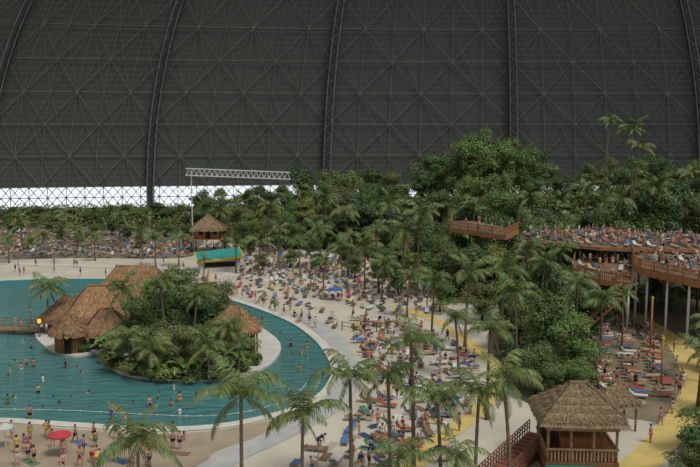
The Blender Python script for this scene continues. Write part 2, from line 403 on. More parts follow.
def crown(n=15):
    mb=MB()
    for i in range(n):
        k=random.choice([0,1,1,2,2,3,4]); az=i*2.4+U(-.4,.4); M=Matrix.Rotation(az,3,'Z')@Matrix.Rotation(U(-.3,.25),3,'Y'); sc=U(.7,1.15)
        mb.add([M@Vector(v)*sc for v in FR[k][0].v],FR[k][0].f)
    return mb.mesh('crown',M_palm)
CROWNS=[crown(17),crown(14),crown(11),crown(9),crown(15)]
def trunkmesh(h,lx,ly,r=.17):
    mb=MB(); pts=[];rs=[]; N=max(8,int(h*2.2))
    for i in range(N+1):
        t=i/N; pts.append((lx*t*t,ly*t*t,h*t-.15*(i==0))); rs.append(r*(1.5-.55*min(1,t*4)-.25*t)*(1.08 if i%2 else .95))
    mb.tube(pts,rs,7); return mb.mesh('trunk',M_trunk,True)
def palm_w(x,y,z0,h,L,zone,far=None,n=14):
    lx,ly=U(-.09,.09)*h,U(-.05,.05)*h
    x-=lx; y-=ly
    t=thing('palm_tree',(x,y,z0),0); inst('trunk',trunkmesh(h,lx,ly,.12+.006*h),t)
    if far is None: far=y>135
    if far: inst('crown',random.choice(CROWNS),t,(lx,ly,h),(U(-.1,.1),U(-.1,.1),U(0,6)),L/4*U(.85,1.1))
    else:
        for i in range(n):
            f=i/n
            k=random.choice([4,0,0]) if f<.3 else random.choice([0,1,1]) if f<.6 else random.choice([1,2,2,3])
            inst('frond',FR[k][1],t,(lx,ly,h),(U(-.35,.35),U(-.25,.3),i*2.4+U(-.35,.35)),L/4*U(.75,1.15))
        for i in range(random.choice([0,1,2])):
            inst('frond',FRD[1],t,(lx,ly,h-.1),(0,0,U(0,6)),L/4*.8)['label']='dry brown frond hanging down'
    s='palm tree '+zone
    rec(t,('tall ' if h>11 else '')+s,('tall ' if h>11 else '')+'palm trees '+zone,'palm tree','palm trees '+zone)
    return t
def palm(px,py,h,L,zone,z0=0.0,**k):
    q=P(px,py,z0+h); return palm_w(q.x,q.y,z0,h,L,zone,**k)
def tree_w(x,y,z0,h,wd,zone,kind=None):
    k=random.randrange(6) if kind is None else kind
    t=thing('tree',(x,y,z0),U(0,6.28),(wd/9.5,wd/9.5,h/11.6)); inst('foliage',TREES[k][0],t); inst('trunk',TREES[k][1],t)
    d=TN[k]
    rec(t,d+' tree '+zone,d+' trees '+zone,'tree','trees '+zone); return t
def bush_w(x,y,z0,h,wd,zone,kind=None):
    k=random.randrange(3) if kind is None else kind
    t=thing('bush',(x,y,z0),U(0,6.28),(wd/3.,wd/3.,h/2.)); inst('foliage',BUSH[k][0],t); inst('stem',BUSH[k][1],t)
    d=['bushy','yellowish','dark'][k]
    rec(t,d+' shrub '+zone,d+' shrubs '+zone,'shrub','shrubs '+zone); return t
def bananames():
    mb=MB()
    N=7
    for i in range(N):
        t=i/N; w0,w1=.42*math.sin(math.pi*t)**.6 if t>0 else .03,.42*math.sin(math.pi*(i+1)/N)**.6 if i<N-1 else .02
        def q(t): return Vector((2.0*t,0,1.9*t-1.9*t*t))
        a,b_=q(t),q((i+1)/N)
        for s in(-1,1): mb.add([a,b_,b_+Vector((0,s*w1,.12)),a+Vector((0,s*w0,.12))],[(0,1,2,3)] if s>0 else [(3,2,1,0)])
    return mb.mesh('leaf',M_leafB)
BAN=bananames()
mb=MB(); mb.tube([(0,0,-.1),(0,0,1.3)],[.14,.08],7); BST=mb.mesh('stem',M_leafC)
def banana(x,y,z0,h,zone):
    t=thing('broadleaf_plant',(x,y,z0),U(0,6),(h/3,h/3,h/3)); inst('stem',BST,t)
    for i in range(9): inst('leaf',BAN,t,(0,0,U(.8,1.3)),(0,U(-.55,.1),i*2.4),U(.8,1.1))
    rec(t,'broad-leaved plant '+zone,'broad-leaved plants '+zone,'plant','broad-leaved plants '+zone)
def sil(px):
    K=[(-40,212),(0,211),(60,207),(150,205),(190,198),(220,187),(255,181),(300,174),(340,168),(380,173),(400,180),(418,175),(440,150),(470,132),(500,130),(530,147),(552,174),(575,166),(600,160),(640,150),(700,150),(760,148)]
    for (a,b),(c,d) in zip(K,K[1:]):
        if a<=px<=c: return b+(d-b)*(px-a)/(c-a)
    return K[-1][1]
def silrow(x0,x1,dx,Y,dy,zone,wmin=6,kinds=None,j=6,v=7):
    px=x0
    while px<x1:
        q=px+U(-dx*.3,dx*.3); yy=Y+U(-j,j); x=(q-350)/F*yy*1.0; z0=hill(x,yy)
        py=sil(q)+dy+U(-v,v+2); top=PY(q,py,yy).z; h=max(3.0,top-z0)
        tree_w(x,yy,z0-.1,h,max(wmin,min(13,h*.75))*U(.75,1.15),zone,None if kinds is None else random.choice(kinds))
        px+=dx
silrow(-10,190,17,262,0,'along the far left wall',7,v=3)
silrow(-5,190,18,242,8,'behind the far beach',6,j=3,v=4)
silrow(190,425,18,262,0,'at the back centre',8)
silrow(195,425,19,238,8,'in the middle forest',8)
silrow(215,425,20,212,20,'behind the beach palms',7)
silrow(245,440,21,190,36,'edging the busy beach',6)
silrow(428,720,20,240,0,'on the mound crest',9,[0,3,0,1,2])
silrow(432,730,21,218,10,'on the mound slope',8)
silrow(560,740,21,190,24,'behind the sun deck',8)
silrow(425,560,21,188,40,'below the tall trees',7)
silrow(430,560,21,172,60,'beside the wooden lookout',6)
silrow(548,740,19,163,42,'close behind the sun deck',6,j=3)
# undergrowth stuff
random.seed(31)
def under(poly,n,hmax,ls,label):
    mb=MB()
    xs=[p.x for p in poly];ys=[p.y for p in poly];k=0
    while k<n:
        x,y=U(min(xs),max(xs)),U(min(ys),max(ys))
        if not pip(x,y,poly): continue
        k+=1; z=hill(x,y); c=Vector((x,y,z+U(.1,hmax)))
        for _ in range(3):
            d=Vector((U(-1,1),U(-1,1),U(-.3,.8))).normalized(); e=d.cross(Vector((U(-1,1),U(-1,1),1))).normalized(); s=ls*U(.6,1.3)
            mb.add([c,c+d*s*.5+e*s*.2,c+d*s,c+d*s*.5-e*s*.2],[(0,1,2,3)])
    o=part('undergrowth',mb,M_leafC); tag(o,label,'undergrowth',kind='stuff')
under(PX([(-30,208),(200,208),(200,233),(-30,229)]),2200,2.0,1.1,'low leafy undergrowth along the far left trees')
under(PX([(200,208),(430,212),(418,266),(330,252),(250,244),(200,236)]),5000,2.2,1.1,'tangled undergrowth under the middle forest')
under([Vector((HX+HRX*math.cos(a),HY+HRY*math.sin(a),0)) for a in [i*.35 for i in range(18)]],7500,2.6,1.2,'dense undergrowth covering the forest mound')
under(PX([(418,266),(600,280),(592,312),(500,312),(440,300)]),3200,2.2,.8,'undergrowth between the beach grove and the sun deck')
under(PX([(505,315),(560,304),(588,325),(592,398),(560,405),(520,390),(497,350)]),3000,1.6,.5,'leafy undergrowth in the planting bed')
under(PX([(695,330),(735,330),(745,400),(740,478),(688,478),(702,430),(710,380)]),1500,1.4,.5,'low planting to the right of the yellow path')
# mid trees
for px,py,h,w_,k in [(545,366,9,7,2),(572,378,7.5,6.5,4),(518,350,7.5,6,5),(585,350,8.5,6,0),(560,338,9,7,3),(535,394,5.5,5,2),(575,398,4.5,4.5,1),(600,316,6.5,5.5,2),(548,322,9.5,7,4)]:
    q=P(px,py); tree_w(q.x,q.y,0,h,w_,'in the planting bed',k)
for px,py,h,w_,k in [(616,306,6.8,5,0),(655,302,6,5,2),(688,304,6.5,5,4),(632,312,4.5,4,5),(671,312,4,4,1),(705,312,5.5,4.5,0)]:
    q=P(px,py); tree_w(q.x,q.y,0,h,w_,'below the sun deck',k)
for px,py,h,w_,k in [(398,296,6,5.5,0),(424,294,7.5,7,1),(446,292,9,8,2),(470,300,9.5,8,0),(440,312,5.5,5,4),(495,300,10,8,5),(378,284,5,5,2),(517,292,10.5,8,4),(540,296,10.5,7.5,1),(482,322,6,6,2),(458,282,9,7,0),(505,318,7,6,1),(562,296,10.5,7,2),(585,298,9,6,0),(430,276,8,7,3),(400,272,7,6,5),(480,280,11,8,4),(525,325,7,6,0),(532,282,12.3,8,2),(502,276,12,8,0),(556,285,11.6,7,4),(418,262,9,7,2),(455,268,10,8,1),(520,268,12.8,7,5),(548,272,12.3,6.5,0)]:
    q=P(px,py); tree_w(q.x,q.y,0,h,w_,'in the beach grove',k)
for px,py,h,w_,k in [(250,256,5,4.5,0),(275,252,6,5,1),(310,257,5,5,2),(345,266,5.5,5,0),(368,262,6.5,6,5),(225,248,5.5,5,2),(330,250,7,6,0),(390,258,7,6,3),(296,248,6,5.5,4),(355,278,4.5,4.5,2),(320,272,4,4,1),(385,276,5.5,5,4),(262,270,3.6,3.6,2),(290,268,4,4,5)]:
    q=P(px,py); tree_w(q.x,q.y,0,h,w_,'among the busy beach',k)
for px,py,h,w_,k in [(12,236,4.5,4.5,0),(50,233,5,5,2),(78,246,3.6,3.6,1),(112,235,5,5,0),(140,248,3.8,3.6,2),(165,237,5,5,1),(30,249,3.4,3.2,5),(188,243,5,4.5,0),(95,240,4,4,4),(128,241,4,4,0),(62,241,3.6,3.6,1)]:
    q=P(px,py); tree_w(q.x,q.y,0,h,w_,'among the far loungers',k)
for px,py,h,w_,k in [(714,372,6,5,0),(722,415,6,5,2),(716,455,6,6,1),(706,484,5,6,0),(722,340,7,6,3),(694,486,3.5,4,2)]:
    q=P(px,py); tree_w(q.x,q.y,0,h,w_,'beyond the yellow path',k)
# island planting
for px,py,h,w_,k in [(140,368,5,5,2),(164,372,5.2,5,5),(186,372,5.5,6,2),(205,370,5.4,5.5,1),(165,356,8.5,6,2),(190,352,8.5,6.5,0),(140,354,7.2,5.5,4),(216,364,5.5,4.5,5),(178,340,10,7,4),(205,345,8.5,6,2),(150,340,8.5,6,1),(122,362,4.4,4.4,5),(228,368,5.2,4.2,2),(214,350,7.5,4.5,0),(243,366,4.0,3.4,4),(222,340,8,4.5,2)]:
    q=P(px,py); tree_w(q.x,q.y,.15,h,w_,'on the island',k)
for px,py,h,w_ in [(108,361,1.8,2.8),(114,369,1.8,3),(130,376,1.8,3.2),(149,379,1.8,3.4),(171,381,1.8,3.4),(192,381,1.9,3.6),(212,380,1.8,3.2),(230,377,1.8,3),(98,346,2,2.4),(246,372,1.9,2.4),(86,353,1.5,1.8),(254,366,1.8,2.0)]:
    q=P(px,py); bush_w(q.x,q.y,.1,h,w_,'on the island shore')
for px,py in [(120,371),(160,378),(200,379),(140,376),(182,379),(222,377),(238,371),(106,356)]:
    q=P(px,py); banana(q.x,q.y,.15,3.0,'on the island')
# palms
for a in [(241,397,8.5,4.1),(303,416,6.5,3.9),(350,376,9,3.6),(388,378,9,3.0),(411,342,12,3.0),(437,402,8,3.4),(479,396,8,3.5),(503,380,9,3.5),(398,458,4.2,3.1),(456,458,4.2,3.1)]:
    palm(*a,'in the foreground beach',n=12)
palm(137,442,4.0,4.2,'on the front sand')
for a in [(47,288,6.5,3.6),(122,290,7.5,3.2),(160,284,9.5,3.2),(198,296,8,3.0),(128,340,4.0,3.0),(150,350,3.5,3.0),(208,347,4,3.0),(228,328,5.2,2.8),(240,345,4,2.6)]: palm(*a,'on the island',z0=.15)
for a in [(490,330,9,3.0),(515,292,9,3.6),(545,264,9,3.8),(577,284,9.5,3.4),(602,300,8,3.2),(455,318,7,2.8),(435,283,8,3.2),(470,272,10,3.6),(505,268,10,3.6),(528,248,10.5,3.4),(560,252,10.5,3.2),(622,296,7,2.8)]: palm(*a,'beside the planting bed')
for a in [(260,242,6.5,4),(298,244,6.5,3.6),(236,243,6,3.4),(340,246,6.5,3.8),(385,264,6,3.4),(410,278,6,3.2),(365,250,7,3.8),(318,230,8,4),(280,228,8,3.6),(325,262,5,3.2),(350,236,8,3.6)]: palm(*a,'along the busy beach')
for a in [(180,238,6,3.4),(155,240,5.5,3),(95,238,5,3),(42,236,5,3.2),(65,214,7,3.4),(120,216,7,3.4),(20,224,6,3.2),(205,260,4,2.4),(140,232,6,3.4),(8,240,5,3.2),(75,230,6,3.2)]: palm(*a,'on the far beach')
for a in [(325,198,11,4.2),(345,213,12,4.0),(300,188,11,4.2),(390,205,12,4.6),(420,215,14,4.4),(375,230,11,4.2),(245,200,10,4),(270,210,10,3.8),(405,232,11,4.2),(220,212,9,4)]: palm(*a,'above the middle forest')
for px,py,Y,L in [(610,120,182,3.8),(632,128,178,4),(640,146,176,4.8),(690,172,168,4.8),(560,200,162,4.2),(585,192,168,4.4),(655,188,162,4.6),(475,208,168,4.4),(530,196,165,4.2),(620,200,160,4.2)]:
    q=PY(px,py,Y); z0=hill(q.x,q.y); palm_w(q.x,q.y,z0-.1,q.z-z0,L,'on the mound')
for a in [(704,350,6,2.8),(710,322,7,3.0)]: palm(*a,'beyond the yellow path')
# ---------------------------------------------------------------- huts
def blades(mb,e0,e1,r1,r0,n,ln=.8,w=.09,ev=.18):
    e0,e1,r1,r0=[Vector(v) for v in(e0,e1,r1,r0)]
    mb.add([e0,e1,r1,r0],[(0,1,2,3)])
    nn=(e1-e0).cross(r0-e0)
    if nn.length<1e-6: nn=(e1-e0).cross(r1-e0)
    nn.normalize()
    if nn.z<0: nn=-nn
    for i in range(n):
        v=1-math.sqrt(R()) if (r1-r0).length<.3*(e1-e0).length else R()
        if i%5==0: v=U(0,.05)
        u=R(); a=e0.lerp(e1,u); b_=r0.lerp(r1,u); p=a.lerp(b_,v); dn=(a-b_).normalized()
        side=(e1-e0).normalized(); lay=.04+.16*((v*5)%1)
        q=p+nn*lay; e=q+dn*ln*U(.6,1.05)+nn*U(-.04,.10)+side*U(-.1,.1)
        if v<.06: e=q+dn*ln*U(.35,.85); e.z-=ev
        mb.add([q-side*w,q+side*w,e+side*w*.5,e-side*w*.5],[(0,1,2,3)])
def hiproof(c,wx,wy,z0,z1,ridge,n=900,ln=.8,w=.09):
    mb=MB(); x,y=wx/2,wy/2; cx,cy=c
    A=[(cx-x,cy-y,z0),(cx+x,cy-y,z0),(cx+x,cy+y,z0),(cx-x,cy+y,z0)]; r0,r1=(cx-ridge/2,cy,z1),(cx+ridge/2,cy,z1)
    blades(mb,A[0],A[1],r1,r0,n,ln,w); blades(mb,A[2],A[3],r0,r1,n,ln,w); blades(mb,A[1],A[2],r1,r1,n//2,ln,w); blades(mb,A[3],A[0],r0,r0,n//2,ln,w)
    mb.tube([Vector(r0)+Vector((-.2,0,.06)),Vector(r1)+Vector((.2,0,.06))],.16,6)
    return mb
def coneroof(r,z0,z1,n=110,ln=.7):
    mb=MB(); N=12
    for i in range(N):
        a,b_=2*math.pi*i/N,2*math.pi*(i+1)/N
        blades(mb,(r*math.cos(a),r*math.sin(a),z0),(r*math.cos(b_),r*math.sin(b_),z0),(0,0,z1),(0,0,z1),n,ln)
    mb.tube([(0,0,z1-.2),(0,0,z1+.35)],[.2,.08],6); return mb
def wallbox(w,d,z0,z1,slat=.35):
    mb=MB()
    for s in(-1,1):
        k=int(w/slat)
        for i in range(k): mb.box((-w/2+(i+.5)*w/k,s*d/2,(z0+z1)/2),(w/k*.9,.12+.05*(i%2),z1-z0))
        k=int(d/slat)
        for i in range(k): mb.box((s*w/2,-d/2+(i+.5)*d/k,(z0+z1)/2),(.12+.05*(i%2),d/k*.9,z1-z0))
    mb.box((0,0,z1-.1),(w+.2,d+.2,.2)); mb.box((0,0,z0+.1),(w+.2,d+.2,.2)); return mb
def hut(name,label,x,y,z,rz,w,d,hw,hr,ridge,over,mt=M_thatch,stilt=0,wins=((-.25,),(.25,)),mw=M_wood,cat='hut',n=900,ln=.9):
    t=thing(name,(x,y,z),rz); tag(t,label,cat)
    part('wall',wallbox(w,d,stilt,stilt+hw),mw,t)
    part('roof',hiproof((0,0),w+over*2,d+over*2,stilt+hw-.25,stilt+hw+hr,ridge,n,ln),mt,t)
    for sx in(-1,1):
        for sy in(-1,1):
            mb=MB(); mb.tube([(sx*(w/2+over*.5),sy*(d/2+over*.5),-.1),(sx*(w/2+over*.5),sy*(d/2+over*.5),stilt+hw+.1)],.12,8); part('post',mb,M_bamboo,t,True)
    for wx in wins:
        mb=MB(); mb.box((wx[0]*w,-d/2-.1,stilt+hw*.55),(w*.18,.1,hw*.4)); f=part('window',mb,M_dark,t)
        mb=MB()
        for s in(-1,1): mb.box((wx[0]*w+s*w*.1,-d/2-.14,stilt+hw*.55),(.08,.1,hw*.46)); mb.box((wx[0]*w,-d/2-.14,stilt+hw*.55+s*hw*.21),(w*.2,.1,.08))
        part('window_frame',mb,M_bamboo,f)
    mb=MB(); mb.box((0,-d/2-.1,stilt+hw*.42),(min(1.1,w*.2),.12,hw*.8)); part('door',mb,M_dark,t)
    if stilt: mb=MB(); mb.box((0,0,stilt-.1),(w+over*1.6,d+over*1.6,.2)); part('platform',mb,mw,t)
    return t
random.seed(41)
q=P(138,320); hut('longhouse','largest thatched longhouse at the back of the island',q.x,q.y,.15,-.15,9.5,5.5,3.0,4.9,6.0,1.3,M_thatch3,n=1900,ln=1.1)
q=P(98,330); hut('thatched_hut','thatched hut with steep roof left of the island longhouse',q.x,q.y,.15,.3,6,4.5,2.8,3.4,2.2,1.2,M_thatch3,n=1200,ln=1.1)
q=P(68,332); hut('thatched_hut','small thatched hut behind the round island hut',q.x,q.y,.15,-.4,3.6,3.4,2.4,2.6,.5,.9,M_thatch,n=800)
q=P(108,346); hut('thatched_hut','low thatched hut half hidden by island shrubs',q.x,q.y,.15,.2,4,3.4,2.4,2.4,1.4,.9,M_thatch,n=800)
q=P(236,354); hut('thatched_hut','tall dark wooden hut on the right end of the island',q.x,q.y,.15,-.5,3.2,3.0,3.9,2.0,1.4,.7,M_thatch3,n=800)
q=P(212,330); hut('thatched_hut','thatched hut behind the trees on the right of the island',q.x,q.y,.15,.3,4.6,4,3.4,3.2,1.2,.9,M_thatch3,n=900)
q=P(71,351); t=thing('round_hut',(q.x,q.y,.15)); tag(t,'small round wooden hut with conical thatched roof at the island tip','hut')
mb=MB(); N=30
for i in range(N):
    a=2*math.pi*i/N; mb.tube([(1.75*math.cos(a),1.75*math.sin(a),0),(1.75*math.cos(a),1.75*math.sin(a),2.9)],.2,6)
part('wall',mb,M_wood2,t,True); part('roof',coneroof(2.5,2.6,4.8),M_thatch,t)
mb=MB(); mb.box((.3,-1.95,1.0),(.8,.15,2.0)); part('door',mb,M_dark,t)
q=P(248,356); t=thing('round_hut',(q.x,q.y,.15)); tag(t,'small round hut at the right tip of the island beside the tall hut','hut')
mb=MB()
for i in range(24):
    a=2*math.pi*i/24; mb.tube([(.8*math.cos(a),.8*math.sin(a),0),(.8*math.cos(a),.8*math.sin(a),3.7)],.13,6)
part('wall',mb,M_wood,t,True); part('roof',coneroof(1.3,3.5,4.6,80,.9),M_thatch3,t)
q=P(40,338); t=thing('lantern_post',(q.x,q.y,.15)); tag(t,'wooden post with glowing orange lantern at the left of the island','lamp')
mb=MB(); mb.tube([(0,0,-.1),(0,0,1.9)],.08,6); part('post',mb,M_wood,t)
m,nt,b=newmat('lantern_glow'); b.inputs['Base Color'].default_value=(.8,.3,.05,1); b.inputs['Emission Color'].default_value=(1,.4,.08,1); b.inputs['Emission Strength'].default_value=1.2
mb=MB(); mb.tube([(0,0,1.9),(0,0,2.0),(0,0,2.4),(0,0,2.5)],[.12,.26,.26,.1],8); part('lantern',mb,m,t)
# kiosk foreground
kx,ky=19.0,64.5
t=thing('beach_kiosk',(kx,ky,0),-.06); tag(t,'open wooden kiosk with weathered thatched hip roof at bottom right','kiosk')
mb=MB(); mb.box((0,0,.6),(5.9,5.0,1.2)); part('platform',mb,M_wood,t)
for sx in(-1,-.33,.33,1):
    for sy in(-1,1):
        mb=MB(); mb.tube([(sx*2.75,sy*2.3,1.2),(sx*2.75,sy*2.3,4.65)],.12,8); part('post',mb,M_wood3,t,True)
mb=MB()
for s in(-1,1):
    for k in range(20): mb.box((-2.75+5.5*k/19,s*2.35,1.75),(.15,.06,1.0))
    for k in range(16): mb.box((s*2.8,-2.3+4.6*k/15,1.75),(.06,.15,1.0))
    mb.box((0,s*2.4,2.28),(5.8,.16,.12)); mb.box((s*2.85,0,2.28),(.16,4.9,.12)); mb.box((0,s*2.4,4.0),(5.8,.14,.3)); mb.box((s*2.85,0,4.0),(.14,4.9,.3))
part('railing',mb,M_wood3,t)
mb=MB(); mb.box((.6,.4,1.8),(3.6,1.1,1.2)); mb.box((.6,.4,2.43),(3.8,1.4,.08)); part('counter',mb,M_wood2,t)
mb=MB(); mb.box((0,2.1,2.6),(5.3,.12,2.8)); part('back_wall',mb,M_wood,t)
mb=MB()
for k in range(3): mb.box((1.0,1.85,2.7+.45*k),(2.4,.3,.05))
part('shelf_rack',mb,M_wood3,t)
mb=MB()
for k in range(4): mb.box((-.9,-2.58,.2+.24*k),(4.0,.06,.1))
part('teal_trim',mb,M_teal,t)
part('roof',hiproof((0,0),6.8,5.7,4.7,7.1,1.0,5200,.5,.045),M_thatch2,t)
t=thing('thatched_shelter',(25.0,73,0),.1); tag(t,'thatched shelter roof right behind the foreground kiosk','shelter')
part('roof',hiproof((0,0),4.0,3.2,2.7,3.8,1.6,1800,.45,.045),M_thatch2,t)
for sx in(-1,1):
    for sy in(-1,1):
        mb=MB(); mb.tube([(sx*1.6,sy*1.2,-.1),(sx*1.6,sy*1.2,2.85)],.1,7); part('post',mb,M_wood3,t,True)
mb=MB(); mb.box((0,.8,.55),(2.8,.6,1.1)); part('counter',mb,M_wood2,t)
q=P(209,251); t=hut('watch_tower','raised orange wooden watch hut with tan thatched roof among far trees',q.x,q.y,0,.1,5.2,4.6,2.6,2.6,.8,1.2,M_thatch2,3.2,((-.3,),(.3,)),M_wood2,'watch tower')
q=P(219,270); t=thing('beach_bar',(q.x,q.y,0),.3); tag(t,'small low bar with sloping turquoise green roof and yellow trim on the far beach','bar')
mb=MB(); mb.box((0,0,1.15),(8,3.4,2.3)); part('body',mb,M_coping,t)
mb=MB(); Mr=Matrix.Rotation(-.07,3,'Y')@Matrix.Rotation(.3,3,'X')
mb.box((0,0,3.1),(9.0,4.6,.16),M=Mr)
mb.box((0,1.3,1.8),(7.8,.15,3.0)); part('roof',mb,M_teal,t)
mb=MB(); e=Vector((0,0,3.12)); mb.box(e+Mr@Vector((0,-2.35,0)),(9.2,.18,.42),M=Mr)
for s in(-1,1): mb.box(e+Mr@Vector((s*4.55,0,0)),(.18,4.8,.3),M=Mr)
part('roof_trim',mb,M_yel,t)
mb=MB(); mb.box((0,-1.75,1.4),(6.4,.1,1.0)); part('serving_hatch',mb,M_dark,t)
# crane truss
a=PY(186,172,188); b_=PY(290,176,188)
t=thing('lattice_gantry',(a.x,188,0)); tag(t,'long white horizontal lattice gantry high above the far beach','gantry')
mb=MB(); N=20; Lx=b_.x-a.x; za,zb=a.z,b_.z
def gp(i,dy,dz): f=i/N; return (Lx*f,dy,za+(zb-za)*f+dz)
for dy in(-.6,.6):
    for dz in(-.75,.85): mb.tube([gp(0,dy,dz),gp(N,dy,dz)],.13,4)
    for i in range(N): mb.tube([gp(i,dy,-.75),gp(i+.5,dy,.85),gp(i+1,dy,-.75)],.09,4)
for i in range(N+1):
    for dz in(-.75,.85): mb.tube([gp(i,-.6,dz),gp(i,.6,dz)],.08,4)
part('girder',mb,M_white,t)
mb=MB(); mb.tube([(1.2,0,0),(1.2,0,za+.4)],.13,8); part('mast',mb,M_white,t)
mb=MB(); mb.tube([(Lx-1,0,0),(Lx-1,0,zb+.3)],.07,8); part('mast',mb,M_steel,t)
def cable(p,q,sag,label):
    mb=MB(); mb.tube([p.lerp(q,i/16)+Vector((0,0,-4*sag*(i/16)*(1-i/16))) for i in range(17)],.06,4); o=part('cable',mb,M_steel); tag(o,label,'cable')
cable(PY(288,176,188),PY(452,224,136),2,'thin cable running from gantry to wooden lookout')
cable(PY(450,222,136),PY(640,252,112),1.0,'thin cable strung from lookout above the sun deck')
# footbridge
A=P(-60,331); B=P(42,333); t=thing('footbridge',(0,0,0)); tag(t,'wooden footbridge with railings crossing the pool to the island','bridge')
mb=MB(); mid=(A+B)/2; L=(B-A).length; rz=math.atan2(B.y-A.y,B.x-A.x); mb.box((mid.x,mid.y,.55),(L,2,.18),rz=rz); part('walkway',mb,M_wood3,t)
dv=(B-A).normalized(); nv=Vector((-dv.y,dv.x,0))
for s in(-1,1):
    mb=MB(); k=int(L/1.2)
    for z in(1.1,1.55): mb.tube([A+nv*s*.95+Vector((0,0,z)),B+nv*s*.95+Vector((0,0,z))],.05,5)
    for i in range(k+1):
        p=A.lerp(B,i/k)+nv*s*.95; mb.tube([p+Vector((0,0,.5)),p+Vector((0,0,1.6))],.05,5)
    part('railing',mb,M_wood3,t)
for i in range(5):
    for s in(-1,1):
        p=A.lerp(B,.1+.2*i)+nv*s*.8; mb=MB(); mb.tube([p+Vector((0,0,-1.5)),p+Vector((0,0,.5))],.1,6); part('pile',mb,M_wood,t)
# ---------------------------------------------------------------- decks
def railing(pts,z,h,t,m=M_wood2,sp=2.2):
    for a,b_ in zip(pts,pts[1:]):
        mb=MB(); L=(b_-a).length; n=max(1,int(L/sp)); d=(b_-a).normalized(); rz=math.atan2(d.y,d.x); mid=(a+b_)/2
        for zz in(h,h*.5,.12): mb.box((mid.x,mid.y,z+zz),(L,.09,.1),rz=rz)
        k=int(L/.3)
        for i in range(k+1):
            p=a.lerp(b_,i/max(1,k)); mb.box((p.x,p.y,z+h*.5),(.09,.05,h),rz=rz)
        r=part('railing',mb,m,t)
        for i in range(n+1):
            p=a.lerp(b_,i/n); mb=MB(); mb.box((p.x,p.y,z+h*.55),(.18,.18,h*1.14),rz=rz); part('railing_post',mb,m,r)
def deck(name,label,pl,z,front,supports,fh=.9,rh=1.25):
    t=thing(name,(0,0,0)); tag(t,label,'deck')
    poly=[P(a,b_,z) for a,b_ in pl]; slab('floor_boards',poly,z-.25,z,M_boards,t)
    fr=[P(a,b_,z) for a,b_ in front]; mb=MB()
    for a,b_ in zip(fr,fr[1:]):
        d=(b_-a); mid=(a+b_)/2; mb.box((mid.x,mid.y,z-.05-fh/2),(d.length,.3,fh),rz=math.atan2(d.y,d.x))
    part('fascia_beam',mb,M_wood2,t)
    if rh: railing(fr,z,rh,t)
    for (a,b_,m) in supports:
        p=P(a,b_,z); g=hill(p.x,p.y); mb=MB(); mb.tube([(p.x,p.y,g-.1),(p.x,p.y,z-.25)],.17 if m is M_white else .15,8)
        sp=part('support_post',mb,m,t,True)
        mb=MB(); mb.tube([(p.x-1.6,p.y,z-.4),(p.x,p.y,z-2.2),(p.x+1.6,p.y,z-.4)],.09,5); part('brace',mb,M_wood,sp)
    return t,poly
D2Z=9.0;D3Z=7.2;D4Z=9.8;D1Z=11.0
D2,D2P=deck('sun_deck','railed wooden sun deck on posts at the far right',[(634,264),(640,268),(715,284),(790,264),(730,252),(634,250)],D2Z,
  [(632,250),(634,264),(640,268),(715,284)],
  [(637,264,M_white),(648,268,M_white),(668,273,M_white),(690,278,M_white),(640,254,M_wood),(665,256,M_wood),(700,258,M_wood)])
D4,D4P=deck('upper_terrace','crowded upper terrace behind the sun deck among trees',[(520,237),(560,243),(600,247),(634,248),(740,250),(740,236),(600,230),(534,229)],D4Z,
  [(520,237),(560,243),(600,247),(634,248),(740,250)],[(522,236,M_wood),(545,240,M_wood),(575,243,M_wood),(605,245,M_wood),(632,246,M_wood),(665,246,M_wood),(700,247,M_wood)],.5,0)
D3,D3P=deck('lower_deck','lower wooden deck with orange railing in front of the upper terrace',[(572,273),(600,280),(632,284),(632,262),(600,258),(576,256)],D3Z,
  [(576,256),(572,273),(600,280),(632,284)],[(574,271,M_wood),(586,274,M_wood),(602,278,M_wood),(629,282,M_white),(590,264,M_wood),(615,266,M_wood)],.6)
D1,D1P=deck('lookout_deck','smaller orange wooden lookout deck among trees left of the sun deck',[(450,228),(478,232),(506,236),(518,230),(472,221),(452,221)],D1Z,[(452,221),(450,228),(478,232),(506,236),(518,230)],
  [(453,227,M_wood),(480,231,M_wood),(503,235,M_wood),(470,222,M_wood)],.6)
t=thing('wooden_stair',(0,0,0)); tag(t,'wooden stair under the front of the decks','stair')
q=P(552,296,7); A=Vector((q.x,q.y-.5,0)) 
mb=MB()
for i in range(16):
    f=i/15; mb.box((A.x+f*8,A.y-1.2,.2+f*6.8),(.7,1.8,.1))
part('treads',mb,M_wood,t)
mb=MB()
for s in(-.9,.9): mb.tube([(A.x,A.y-1.2+s,.1),(A.x+8,A.y-1.2+s,7.0)],.12,5); mb.tube([(A.x,A.y-1.2+s,1.2),(A.x+8,A.y-1.2+s,8.1)],.06,5)
for i in range(9):
    for s in(-.9,.9): mb.tube([(A.x+i,A.y-1.2+s,i*.86+.1),(A.x+i,A.y-1.2+s,i*.86+1.2)],.05,5)
part('stringer_rail',mb,M_wood,t)
def fence(pl,h,label,m=M_wood):
    pts=PX(pl); o=pts[0].copy(); t=thing('wooden_fence',o); tag(t,label,'fence')
    mb=MB()
    for a,b_ in zip(pts,pts[1:]):
        for z in(h*.9,h*.5): mb.tube([a-o+Vector((0,0,z)),b_-o+Vector((0,0,z))],.05,5)
    part('rail',mb,m,t)
    for a,b_ in zip(pts,pts[1:]):
        n=max(1,int((b_-a).length/1.6))
        for i in range(n+1):
            p=a.lerp(b_,i/n)-o; mb=MB(); mb.tube([p+Vector((0,0,-.1)),p+Vector((0,0,h))],.08,6); part('post',mb,m,t)
fence([(342,330),(365,334),(388,330)],1.3,'short brown post fence on the beach beside the paved path')
fence([(590,325),(592,350),(596,378),(600,400)],1.1,'brown fence along the left of the lounger terrace')
